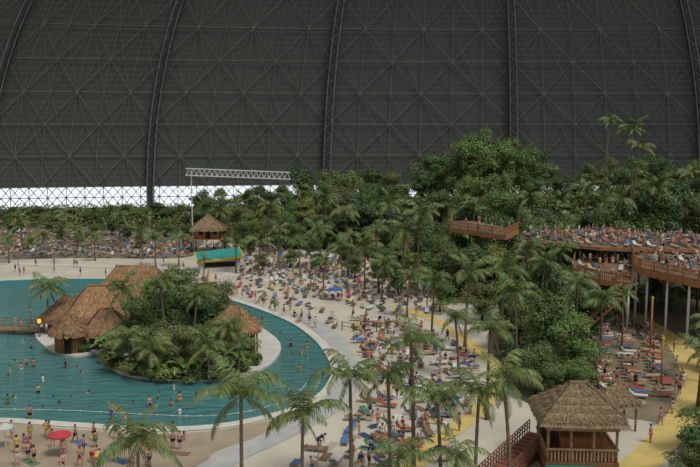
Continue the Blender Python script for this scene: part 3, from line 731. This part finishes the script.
# railed steps left of the kiosk
A=P(488,486); B=P(540,446); t=thing('railed_steps',(A.x,A.y,0)); tag(t,'reddish brown railed wooden steps left of the foreground kiosk','steps')
d=B-A; rz=math.atan2(d.y,d.x); nv=Vector((-d.y,d.x,0)).normalized(); ns=14
mb=MB()
for i in range(ns):
    p=d*((i+.5)/ns); hh=.15+i*.075; mb.box((p.x,p.y,hh/2),(d.length/ns,2.2,hh),rz=rz)
part('steps',mb,M_red,t)
for s in(-1,1):
    mb=MB(); k=int(d.length/.5)
    for z in(.45,.8,1.1):
        p,q2=nv*s*1.05,d+nv*s*1.05; mb.tube([(p.x,p.y,z+.15),(q2.x,q2.y,z+1.15)],.055,4)
    for i in range(k+1):
        p=d*(i/k)+nv*s*1.05; z=.1+1.0*i/k; mb.box((p.x,p.y,z+.55),(.08,.08,1.15),rz=rz)
    part('railing',mb,M_red,t)
for i,(px,py,h,m,lb) in enumerate([(661,386,5.4,M_wood2,'orange wooden pole standing by the terrace loungers'),(650,352,7,M_wood2,'thin orange pole in front of the white deck columns')]):
    q=P(px,py); t=thing('wooden_pole',(q.x,q.y,0)); tag(t,lb,'pole'); mb=MB(); mb.tube([(0,0,-.1),(0,0,h)],.13,8); part('shaft',mb,m,t,True); mb=MB(); mb.ball((0,0,h),.18); part('cap',mb,M_yel,t)
def parasol(px,py,col,label,r=1.5,h=2.5):
    q=P(px,py); t=thing('beach_parasol',(q.x,q.y,0)); tag(t,label,'parasol')
    mb=MB(); mb.tube([(0,0,-.1),(0,0,h)],.04,6); part('pole',mb,M_white,t)
    mb=MB(); N=12
    vs=[(0,0,h+.05)]+[(r*math.cos(i*math.tau/N),r*math.sin(i*math.tau/N),h-.35) for i in range(N)]+[(r*math.cos(i*math.tau/N),r*math.sin(i*math.tau/N),h-.48) for i in range(N)]
    fs=[(0,1+i,1+(i+1)%N) for i in range(N)]+[(1+i,1+N+i,1+N+(i+1)%N,1+(i+1)%N) for i in range(N)]
    mb.add(vs,fs); part('canopy',mb,M_cloth,t).color=(*col,1)
parasol(61,456,(.5,.05,.07),'red parasol on the front sand by the pool',.95,2.3)
parasol(6,448,(.5,.5,.48),'white parasol at the left edge on the front sand',.75,2.3)
parasol(335,300,(.04,.12,.35),'small blue parasol on the beach behind the pool',1.2,2.2)
# ---------------------------------------------------------------- people
def cap(mb,a,b_,ra,rb):
    a,b_=Vector(a),Vector(b_); d=b_-a
    if d.length<1e-4: mb.ball(a,ra,10); return
    mb.tube([a,b_],[ra,rb],10); mb.ball(a,ra,10); mb.ball(b_,rb,10)
def V(*a): return Vector(a)
def build_pose(pel,u,arms,legs,hu=None,hf=None):
    pel=V(*pel); u=V(*u).normalized(); hu=V(*(hu or u)).normalized(); hf=V(*hf).normalized() if hf else V(0,-1,0)
    caps=[]
    waist,chest,neck=pel+u*.16,pel+u*.36,pel+u*.53; head=neck+hu*.145
    X=V(1,0,0)
    caps.append(('pelvis',pel-X*.075,pel+X*.075,.125,.125)); caps.append(('belly',pel+u*.03,waist,.125,.115)); caps.append(('belly',waist,chest,.115,.125))
    caps.append(('chest',chest-X*.065,chest+X*.065,.115,.115)); caps.append(('shoulder',pel+u*.46-X*.12,pel+u*.46+X*.12,.07,.07)); caps.append(('neck',chest+u*.1,neck+hu*.05,.06,.052))
    caps.append(('head',head-hu*.03,head+hu*.035,.082,.098)); caps.append(('head',head-hf*-.02,head+hf*.0-hu*.07+hf*.03,.06,.05))
    caps.append(('head',head+hf*.09-hu*.0,head+hf*.105-hu*.03,.014,.02))
    for s in(-1,1): caps.append(('head',head+X*s*.095,head+X*s*.1-hu*.03,.022,.016))
    hands=[]
    for s,(eo,wo) in zip((-1,1),arms):
        sh=pel+u*.455+X*s*.165; el=sh+V(eo[0]*s,eo[1],eo[2]).normalized()*.285; wr=el+V(wo[0]*s,wo[1],wo[2]).normalized()*.255
        caps+= [('uparm',sh,el,.056,.043),('forearm',el,wr,.043,.029)]
        hd=(wr-el).normalized(); caps.append(('hand',wr,wr+hd*.075,.03,.036)); hands.append((wr+hd*.09,hd,s))
    for s,(ko,ao,fo) in zip((-1,1),legs):
        hp=pel+X*s*.09-u*.03; kn=hp+V(ko[0]*s,ko[1],ko[2]).normalized()*.43; an=kn+V(ao[0]*s,ao[1],ao[2]).normalized()*.41; fv=V(fo[0]*s,fo[1],fo[2]).normalized()
        caps+= [('thigh',hp,kn,.092,.06),('calf',kn,kn.lerp(an,.35),.055,.06),('calf',kn.lerp(an,.35),an,.06,.037),('foot',an-V(0,0,.02),an+fv*.16-V(0,0,.03),.042,.032)]
    mb=MB()
    for c in caps: cap(mb,*c[1:])
    me=mb.mesh('tmp',M_skin); o=bpy.data.objects.new('tmp',me); COL.objects.link(o)
    md=o.modifiers.new('r','REMESH'); md.mode='VOXEL'; md.voxel_size=.024
    ms=o.modifiers.new('s','SMOOTH'); ms.iterations=2
    bpy.context.view_layer.update()
    out=bpy.data.meshes.new_from_object(o.evaluated_get(bpy.context.evaluated_depsgraph_get()))
    md.voxel_size=.055; bpy.context.view_layer.update()
    low=bpy.data.meshes.new_from_object(o.evaluated_get(bpy.context.evaluated_depsgraph_get())); bpy.data.objects.remove(o)
    vs=[v.co.copy() for v in out.vertices]; ns=[v.normal.copy() for v in out.vertices]; fs=[tuple(p.vertices) for p in out.polygons]
    def near(p):
        best=None;bd=9
        for c in caps:
            a,b_=c[1],c[2]; d=b_-a; l2=d.length_squared; t=max(0,min(1,(p-a).dot(d)/l2)) if l2>0 else 0
            r=c[3]+(c[4]-c[3])*t; dd=(p-(a+d*t)).length-r
            if dd<bd: bd=dd;best=(c[0],t)
        return best
    tg=[near(v) for v in vs]
    def region(pred,inf):
        keep=[f for f in fs if all(pred(i) for i in f)]; ids=sorted({i for f in keep for i in f}); mp={i:k for k,i in enumerate(ids)}
        return [vs[i]+ns[i]*inf for i in ids],[tuple(mp[i] for i in f) for f in keep]
    trunks=region(lambda i: tg[i][0]=='pelvis' or (tg[i][0]=='belly' and (vs[i]-pel).dot(u)<.08) or (tg[i][0]=='thigh' and tg[i][1]<.5),.014)
    suit=region(lambda i: tg[i][0] in('pelvis','belly','chest') and (vs[i]-pel).dot(u)<.44,.012)
    shirt=region(lambda i: tg[i][0] in('pelvis','belly','chest','shoulder') or (tg[i][0]=='uparm' and tg[i][1]<.55) or (tg[i][0]=='thigh' and tg[i][1]<.4),.016)
    def hp(i):
        if tg[i][0]!='head': return False
        d=(vs[i]-head).normalized(); return d.dot(hu)>.5 or (d.dot(hf)<.15 and d.dot(hu)>-.75)
    hair=region(hp,.018)
    lv=[v.co.copy() for v in low.vertices]; lf=[];lm=[]
    for p in low.polygons:
        c=near(p.center); lf.append(tuple(p.vertices)); d=(p.center-head)
        lm.append(1 if c[0]=='head' and (d.dot(hf)<.03) else 2 if c[0] in('pelvis','belly','chest') or (c[0]=='thigh' and c[1]<.4) else 0)
    body=MB(); body.v=[tuple(v) for v in vs]; body.f=list(fs); body.m=[0]*len(fs)
    for s in(-1,1): body.ball(head+X*s*.034+hf*.088+hu*.01,.011,6,1)
    body.tube([head+hf*.088-hu*.052-X*.022,head+hf*.088-hu*.052+X*.022],.006,4,2)
    for c,hd,s in hands:
        sd=X if abs(hd.x)<.7 else V(0,1,0); sd=(sd-hd*sd.dot(hd)).normalized(); nn=hd.cross(sd)
        for k,ln in enumerate((.062,.075,.08,.068)):
            b0=c+nn*(.024-.016*k)-hd*.01; body.tube([b0,b0+hd*ln*.55+sd*.004*s,b0+hd*ln*.95-sd*.014*s],[.009,.0085,.007],5)
        b0=c+nn*.03-hd*.05; body.tube([b0,b0+nn*.028+hd*.025,b0+nn*.034+hd*.055],[.011,.010,.008],5)
    res={'body':body,'low':(lv,lf,lm)}
    for k,(a,b_) in (('trunks',trunks),('swimsuit',suit),('shirt',shirt),('hair',hair)):
        q=MB(); q.add(a,b_); res[k]=q
    return res
st=((.02,-.04,-1),(0,.06,-1),(.15,-1,-.05))
PO={}
PO['standing']=build_pose((0,0,.93),(0,.02,1),[((.22,.05,-1),(.05,-.2,-1))]*2,[st,st])
PO['walking']=build_pose((0,0,.93),(0,-.05,1),[((.2,-.4,-1),(0,-.6,-1)),((.2,.4,-1),(.05,.1,-1))],[((.02,.35,-1),(0,.45,-1),(.1,-1,-.3)),((.02,-.45,-1),(0,.1,-1),(.1,-1,.1))])
PO['posing']=build_pose((0,0,.93),(0,0,1),[((.8,.2,-.8),(-.8,-.2,-.5)),((.2,.05,-1),(.05,-.2,-1))],[st,((.25,-.1,-1),(0,.1,-1),(.3,-1,-.05))])
PO['waving']=build_pose((0,0,.93),(0,0,1),[((1,-.1,.5),(.2,-.2,1)),((.3,.05,-1),(.05,-.2,-1))],[st,((.2,-.1,-1),(0,.1,-1),(.3,-1,-.05))])
PO['reclining']=build_pose((0,.22,.52),(0,.77,.64),[((.25,-.4,-.8),(-.2,-1,.1)),((.35,.0,-.8),(.1,-1,-.05))],[((.1,-1,.0),(0,-1,-.04),(.1,-.4,1)),((.1,-1,.45),(0,-.8,-.75),(.1,-1,-.1))],(0,.5,.87),(0,-.87,.5))
PO['lying']=build_pose((0,0,.50),(0,1,.02),[((.8,.8,-.1),(-.7,.8,0)),((.8,.8,-.1),(-.7,.8,0))],[((.12,-1,-.05),(0,-1,0),(.1,-.8,-.4))]*2,(0,1,.25),(0,.2,-.98))
PO['sitting']=build_pose((0,0,.13),(0,.15,1),[((.2,-.6,-.8),(-.3,-1,-.1)),((.25,-.5,-.8),(-.3,-1,.1))],[((.2,-.8,.62),(0,-.55,-.85),(.1,-1,-.1)),((.15,-.85,.5),(0,-.7,-.75),(.1,-1,-.1))])
PO['bending']=build_pose((0,.1,.90),(0,-.85,.5),[((.1,-.2,-1),(0,-.2,-1))]*2,[((.05,-.1,-1),(0,.12,-1),(.1,-1,-.05))]*2,(0,-.9,.3),(0,-.3,-.95))
PO['swimming']=build_pose((0,.45,-.28),(0,-.9,.42),[((.8,-.7,-.1),(.1,-1,0)),((.9,.3,-.2),(.4,-.6,-.2))],[((.15,1,-.15),(0,1,.05),(.1,1,0)),((.2,1,.0),(0,1,-.25),(.1,1,0))],(0,-.35,.94),(0,-.94,-.1))
MESH={}
M_lip=mat('lips',(.35,.12,.10)); 
for k,d in PO.items():
    MESH[k,'body']=d['body'].mesh('body',[M_skin,M_dark,M_lip],True); MESH[k,'hair']=d['hair'].mesh('hair',M_hair,True)
    for w_ in('trunks','swimsuit','shirt'):
        MESH[k,w_]=d[w_].mesh('swimwear',M_wear,True)
        q=MB(); q.v=list(d['body'].v); q.f=list(d['body'].f); q.m=list(d['body'].m)
        q.add(d[w_].v,d[w_].f,3); q.add(d['hair'].v,d['hair'].f,4)
        MESH[k,w_,'all']=q.mesh('person',[M_skin,M_dark,M_lip,M_wear,M_hair],True)
CC={'red':(.45,.03,.03),'blue':(.05,.13,.36),'white':(.62,.62,.60),'black':(.02,.02,.025),'yellow':(.55,.42,.08),'green':(.05,.22,.10),'pink':(.5,.18,.25),'orange':(.52,.2,.05),'navy':(.02,.04,.12)}
CN=list(CC)+['black','navy','black','white','white']
WANTP=[];WANTL=[]
def person(x,y,z,pose,zone,rz=None,colr=None,wear=None,sc=None):
    colr=colr or random.choice(CN); wear=wear or random.choice(['trunks','swimsuit','trunks','shirt'])
    if rz is None: rz=U(0,6.28)
    WANTP.append((x,y,z,pose,zone,rz,colr,wear,sc or U(.95,1.08)))
def build_person(x,y,z,pose,zone,rz,colr,wear,sc):
    if y<112:
        t=thing('person',(x,y,z),rz,(sc,sc,sc)); inst('body',MESH[pose,'body'],t); inst('clothing' if wear=='shirt' else 'swimwear',MESH[pose,wear],t,col=CC[colr]); inst('hair',MESH[pose,'hair'],t)
    else: t=inst('person',MESH[pose,wear,'all'],None,(x,y,z),(0,0,rz),sc,CC[colr])
    wn={'trunks':colr+' trunks','swimsuit':'a '+colr+' swimsuit','shirt':'a '+colr+' shirt'}[wear]
    wp={'trunks':colr+' trunks','swimsuit':colr+' swimsuits','shirt':colr+' shirts'}[wear]
    pn='standing' if pose in('posing','waving') else pose
    rec(t,'person in %s %s %s'%(wn,pn,zone),'people in %s %s %s'%(wp,pn,zone),'person','people '+zone)
def lounger_parts(flat):
    fr=MB(); 
    for s in(-1,1):
        fr.box((s*.3,-.3,.30),(.05,1.4,.06)); 
        for y in(-.9,.3): fr.box((s*.3,y,.14),(.05,.05,.30))
    ang=0.03 if flat else .69
    Mx=Matrix.Rotation(ang,3,'X'); piv=V(0,.38,.30)
    for s in(-1,1): fr.box(piv+Mx@V(s*.3,.36,0),(.05,.74,.05),M=Mx)
    for k in range(9): fr.box((0,-.95+k*.155,.33),(.56,.1,.02))
    for k in range(5): fr.box(piv+Mx@V(0,.08+k*.15,.03),(.56,.1,.02),M=Mx)
    if flat:
        for s in(-1,1): fr.box((s*.3,1.0,.15),(.05,.05,.32))
    else:
        for s in(-1,1): fr.tube([V(s*.3,.8,.02),piv+Mx@V(s*.3,.5,0)],.025,4)
    cu_=MB()
    def pad(M,o,y0,y1):
        n=4; vs=[];
        for i in range(n+1):
            y=y0+(y1-y0)*i/n
            for x,z in((-.31,.04),(-.29,.10),(0,.115),(.29,.10),(.31,.04)): vs.append(o+M@V(x,y,z))
        fs=[(i*5+k,(i+1)*5+k,(i+1)*5+k+1,i*5+k+1) for i in range(n) for k in range(4)]+[tuple(range(5))[::-1],tuple(n*5+k for k in range(5))]
        fs+= [(i*5,i*5+4,(i+1)*5+4,(i+1)*5) for i in range(n)]
        cu_.add(vs,fs)
    pad(Matrix.Identity(3),V(0,0,.30),-1.0,.40); pad(Mx,piv,.02,.76)
    pl=MB(); c=piv+Mx@V(0,.62,.13); pl.box(c,(.42,.2,.08),M=Mx)
    return fr,cu_,pl
LP={}
for fl in(False,True):
    fr,cu_,pl=lounger_parts(fl); q=MB(); q.v=list(fr.v);q.f=list(fr.f);q.m=list(fr.m); q.add(cu_.v,cu_.f,1); q.add(pl.v,pl.f,1)
    LP[fl]=(fr.mesh('frame',M_frame),cu_.mesh('mattress',M_cloth,False),pl.mesh('pillow',M_cloth),q.mesh('sun_lounger',[M_frame,M_cloth]),fr,cu_)
LC={'red':(.38,.07,.06),'blue':(.09,.17,.33),'white':(.58,.56,.52),'yellow':(.46,.35,.14),'orange':(.38,.18,.09),'green':(.10,.21,.13),'brown':(.20,.12,.08),'beige':(.42,.35,.27),'navy':(.03,.06,.14)}
LCL=list(LC)
LCN=['red','blue','white','yellow','orange','green','brown','beige','beige','white','navy','blue','brown','white']
MUT=['white','beige','brown','blue','beige','white','navy','green','red','brown']
def lounger(x,y,z,rz,zone,occ=.4,colr=None):
    fl=R()<.35; colr=colr or random.choice(LCN)
    WANTL.append((x,y,z,rz,zone,fl,colr))
    if R()<occ: person(x,y,z,'lying' if fl else 'reclining',zone,rz)
def build_lounger(x,y,z,rz,zone,fl,colr):
    if y<112:
        t=thing('sun_lounger',(x,y,z),rz); inst('frame',LP[fl][0],t); inst('mattress',LP[fl][1],t,col=LC[colr]); inst('pillow',LP[fl][2],t,col=[c*.7 for c in LC[colr]])
    else: t=inst('sun_lounger',LP[fl][3],None,(x,y,z),(0,0,rz),None,LC[colr])
    rec(t,'%s sun lounger %s'%(colr,zone),'%s sun loungers %s'%(colr,zone),'sun lounger','sun loungers '+zone)
random.seed(77)
OCC=[]
def zonefill(poly_px,n,mind,fn,avoid=None,z=0):
    poly=[P(a,b_,z) for a,b_ in poly_px]; xs=[p.x for p in poly];ys=[p.y for p in poly];k=0;tr=0
    while k<n and tr<n*60:
        tr+=1
        x,y=U(min(xs),max(xs)),U(min(ys),max(ys))
        if not pip(x,y,poly) or (avoid and avoid(x,y)): continue
        if any((x-a)**2+(y-b_)**2<mind**2 for a,b_ in OCC): continue
        OCC.append((x,y)); k+=1; fn(x,y)
POOLO=offset(POOL,1.5)
inpool=lambda x,y: pip(x,y,POOLO)
onpath=lambda x,y: pip(x,y,POOLO) or any((p.x-x)**2+(p.y-y)**2<2.6 for p in YP) or any((p.x-x)**2+(p.y-y)**2<6 for p in PVP)
wm=[mat('crowd_'+k,c) for k,c in list(LC.items())]
sl_=MB(); sp_=MB()
def addm(mb,vs,fs,ms,x,y,z,rz,mo):
    M=Matrix.Rotation(rz,3,'Z'); T=Vector((x,y,z)); n=len(mb.v); mb.v+=[tuple(M@Vector(v)+T) for v in vs]; mb.f+=[tuple(n+i for i in f) for f in fs]; mb.m+=[mo(k) for k in ms]
def Lg(zone,z=0.,occ=.4,dirs=(0,3.14),cols=None): return lambda x,y: lounger(x,y,z,U(-.4,.4)+random.choice(dirs),zone,occ,random.choice(cols) if cols else None)
def Pp(zone,z=0.,poses=('walking','standing','posing','sitting')): return lambda x,y: person(x,y,z,random.choice(poses),zone)
FB=[(-8,231),(186,236),(194,250),(184,258),(-8,258)]
zonefill(FB,330,1.25,Lg('on the far beach',.02,.4)); zonefill(FB,90,.9,Pp('on the far beach',.02))
MBp=[(200,244),(250,246),(330,254),(410,270),(430,300),(400,296),(330,280),(236,266)]
zonefill(MBp,200,1.45,Lg('behind the beach palms'),inpool); zonefill(MBp,90,1.0,Pp('behind the beach palms'),inpool)
PB=[(236,266),(300,268),(430,295),(440,318),(400,316),(340,303),(240,286)]
zonefill(PB,115,1.5,Lg('on the palm-lined beach'),onpath)
zonefill([(200,274),(240,286),(300,300),(345,318),(335,328),(300,312),(250,297),(205,288)],26,1.6,Lg('near the pool edge',.0,.5,cols=MUT),lambda x,y: pip(x,y,offset(POOL,3)))
CBa=[(352,318),(400,322),(470,350),(486,380),(440,395),(372,395),(366,370),(356,345)]
CBb=[(372,395),(440,395),(486,390),(440,467),(290,470),(350,425)]
zonefill(CBa,85,1.45,Lg('on the central beach',.0,.45,(0,1.57,3.1)),onpath)
zonefill(CBb,38,1.8,Lg('on the lower beach',.0,.45,(0,1.57,3.1),MUT),onpath)
for c,px0 in enumerate((604,625,646)):
    py=318+c*1.5
    while py<408:
        sh=(py-130)/200
        q=P(604+(px0-604)*sh*1.02+(3 if py>380 else 0)+U(-3,3),py)
        if (px0<646 or 326<py<400) and R()<.9: lounger(q.x,q.y,.04,1.4+U(-.3,.3),'on the right terrace',.45,colr=random.choice(['yellow','orange','blue','beige','red','white','brown']))
        py+=(py-130)**2/22400*1.3
OCC=[]
zonefill([(524,237),(560,242),(600,246),(634,247),(735,249),(735,238),(600,232),(536,231)],170,1.3,Lg('on the upper terrace',D4Z,.5),None,D4Z)
zonefill([(524,236),(560,241),(600,245),(634,246),(735,248),(735,238),(600,232),(536,231)],95,.8,Pp('on the upper terrace',D4Z,('standing','walking','posing')),None,D4Z)
OCC=[]
zonefill([(637,262),(645,266),(712,280),(735,270),(725,254),(638,252)],34,1.4,Lg('on the sun deck',D2Z,.5),None,D2Z)
zonefill([(637,262),(645,266),(712,280),(735,270),(725,254),(638,252)],26,.8,Pp('on the sun deck',D2Z,('standing','walking','posing')),None,D2Z)
OCC=[]
zonefill([(577,271),(600,277),(628,281),(629,264),(600,260),(580,258)],16,1.4,Lg('on the lower deck',D3Z,.5),None,D3Z)
zonefill([(577,271),(600,277),(628,281),(629,264),(600,260),(580,258)],14,.8,Pp('on the lower deck',D3Z,('standing','posing')),None,D3Z)
OCC=[]
zonefill([(455,227),(478,230),(503,234),(514,230),(472,223)],8,.9,Pp('on the lookout deck',D1Z,('standing','posing')),None,D1Z)
q=P(690,275,D2Z); person(q.x,q.y,D2Z,'posing','at the deck railing',.2,'blue','shirt',1.05)
OCC=[]
zonefill([(0,260),(180,264),(250,285),(190,282),(0,276)],26,1.2,Pp('behind the lagoon',.03,('walking','standing')),inpool)
zonefill(PB,46,1.1,Pp('on the palm-lined beach',.03),inpool)
zonefill(CBa,52,1.0,Pp('on the central beach',.0,('walking','standing','sitting','bending','waving')),inpool)
zonefill(CBb,44,1.2,Pp('on the lower beach',.0,('walking','standing','sitting','bending','waving')),inpool)
zonefill([(640,324),(670,345),(690,380),(670,430),(645,455),(660,420),(680,380)],14,1.1,Pp('on the yellow path',.05,('walking','standing')))
zonefill([(598,322),(645,330),(660,370),(650,405),(606,400)],18,.8,Pp('on the right terrace',.04,('walking','standing','bending')))
zonefill([(205,287),(245,296),(290,308),(325,330),(320,334),(280,314),(240,299)],22,1.1,Pp('at the pool edge',.06,('walking','standing','sitting')),lambda x,y: pip(x,y,POOL))
zonefill([(2,438),(90,436),(190,440),(185,467),(0,467)],36,.8,Pp('on the front sand',.02,('walking','standing','posing','bending','sitting','standing')),inpool)
for px,py,c in [(30,418,'black'),(124,421,'white'),(112,419,'blue'),(173,449,'black'),(180,450,'navy')]:
    q=P(px,py)
    if pip(q.x,q.y,POOL): person(q.x,q.y,-.42,'standing','in the lagoon',U(-.5,.5),c)
    else: person(q.x,q.y,.02,'standing','on the front sand',U(-.5,.5),c,'trunks')
OCC=[]
ISLO=offset(ISL,1.2)
PIN=offset(POOL,-1.5)
inisl=lambda x,y: pip(x,y,ISLO) or not pip(x,y,PIN) or (x<P(44,330).x and abs(y-P(0,332).y)<3)
zonefill([(0,292),(180,295),(235,305),(300,335),(322,370),(290,400),(240,414),(0,412),(0,292)],80,1.3,lambda x,y: person(x,y,*random.choice([(-.08,'swimming'),(-1.05,'standing'),(-.08,'swimming'),(-.8,'standing')]),'in the lagoon'),inisl)
# individuals: the largest ones that can be seen; the rest of the crowd is one object each
bpy.context.view_layer.update(); dg=bpy.context.evaluated_depsgraph_get(); CO=Vector((0,0,HC))
def seen(x,y,z,hs):
    px,py=proj((x,y,z+.5))
    if not(-3<px<703 and py<470): return 0
    n=0
    for dx,h in hs:
        t=Vector((x+dx,y,z+h)); d=t-CO; L=d.length
        hit,loc,*_=S.ray_cast(dg,CO,d.normalized(),distance=L-.35)
        if not hit: n+=1
    return n
def rankP(p):
    h=((0,1.6),(0,1.1),(.15,.7)) if p[3] in('standing','walking','posing','waving','bending') else ((-.2,.6),(.2,.6),(0,.75))
    return seen(p[0],p[1],p[2],h)
vp=[(rankP(p),p) for p in WANTP]; vl=[(seen(p[0],p[1],p[2],((-.5,.45),(.5,.45),(0,.5))),p) for p in WANTL]
def split(v,n):
    a=sorted([q for q in v if q[0]>=2],key=lambda q:q[1][1])+sorted([q for q in v if q[0]==1],key=lambda q:q[1][1])
    keep=[q[1] for q in a[:n]]; rest=[q[1] for q in a[n:]]+[q[1] for q in v if q[0]==0]
    return keep,rest
KP,RP=split(vp,294); KL,RL=split(vl,294)
for p in KP: build_person(*p)
for p in KL: build_lounger(*p)
for (x,y,z,pose,zone,rz,colr,wear,sc) in RP:
    v,f,m_=PO[pose]['low']; c=random.randrange(len(wm))+2; addm(sp_,v,f,m_,x,y,z,rz,lambda k:{0:0,1:1,2:c}[k])
for (x,y,z,rz,zone,fl,colr) in RL:
    fr,cu_=LP[fl][4],LP[fl][5]; c=LCL.index(colr)+1
    addm(sl_,fr.v,fr.f,fr.m,x,y,z,rz,lambda k:0); addm(sl_,cu_.v,cu_.f,cu_.m,x,y,z,rz,lambda k:c)
o=part('rows_of_sun_loungers',sl_,[M_frame]+wm); tag(o,'remaining rows of coloured sun loungers crowding the far beaches','sun loungers',kind='stuff')
o=part('distant_crowd',sp_,[M_skin,M_hair]+wm,smooth=True); tag(o,'remaining distant crowd of bathers among the far sun loungers','crowd',kind='stuff')
mb=MB(); pts=smooth([P(a,b_,-.06) for a,b_ in [(-20,409),(60,410),(140,414),(200,416),(250,411),(290,398),(306,384)]],False,8); mb.tube(pts,.03,5)
for p in pts[::2]: mb.ball(p,.09,6)
o=part('buoy_rope',mb,M_white); tag(o,'white buoy rope marking the shallow front edge of the lagoon','rope')
OCC=[]
mb=MB(); n=5
for i in range(n+1):
    for j in range(3): mb.v.append((-.4+.4*j,-.9+1.8*i/n,.06+.01*math.sin(i*2+j)))
for i in range(n):
    for j in range(2): a=i*3+j; mb.f.append((a,a+1,a+4,a+3)); mb.m.append(0)
TW=mb.mesh('beach_towel',M_cloth)
def towel(x,y,zone):
    c=random.choice(list(LC)); t=inst('beach_towel',TW,None,(x,y,-.01),(0,0,U(0,3)),None,LC[c]); rec(t,'%s towel spread %s'%(c,zone),'%s towels spread %s'%(c,zone),'towel','towels '+zone)
zonefill(CBa,20,1.5,lambda x,y: towel(x,y,'on the central beach'),onpath)
zonefill(CBb,24,1.7,lambda x,y: towel(x,y,'on the lower beach'),onpath)
zonefill([(5,442),(190,444),(185,465),(5,465)],6,1.6,lambda x,y: towel(x,y,'on the front sand'),inpool)
finish_labels()
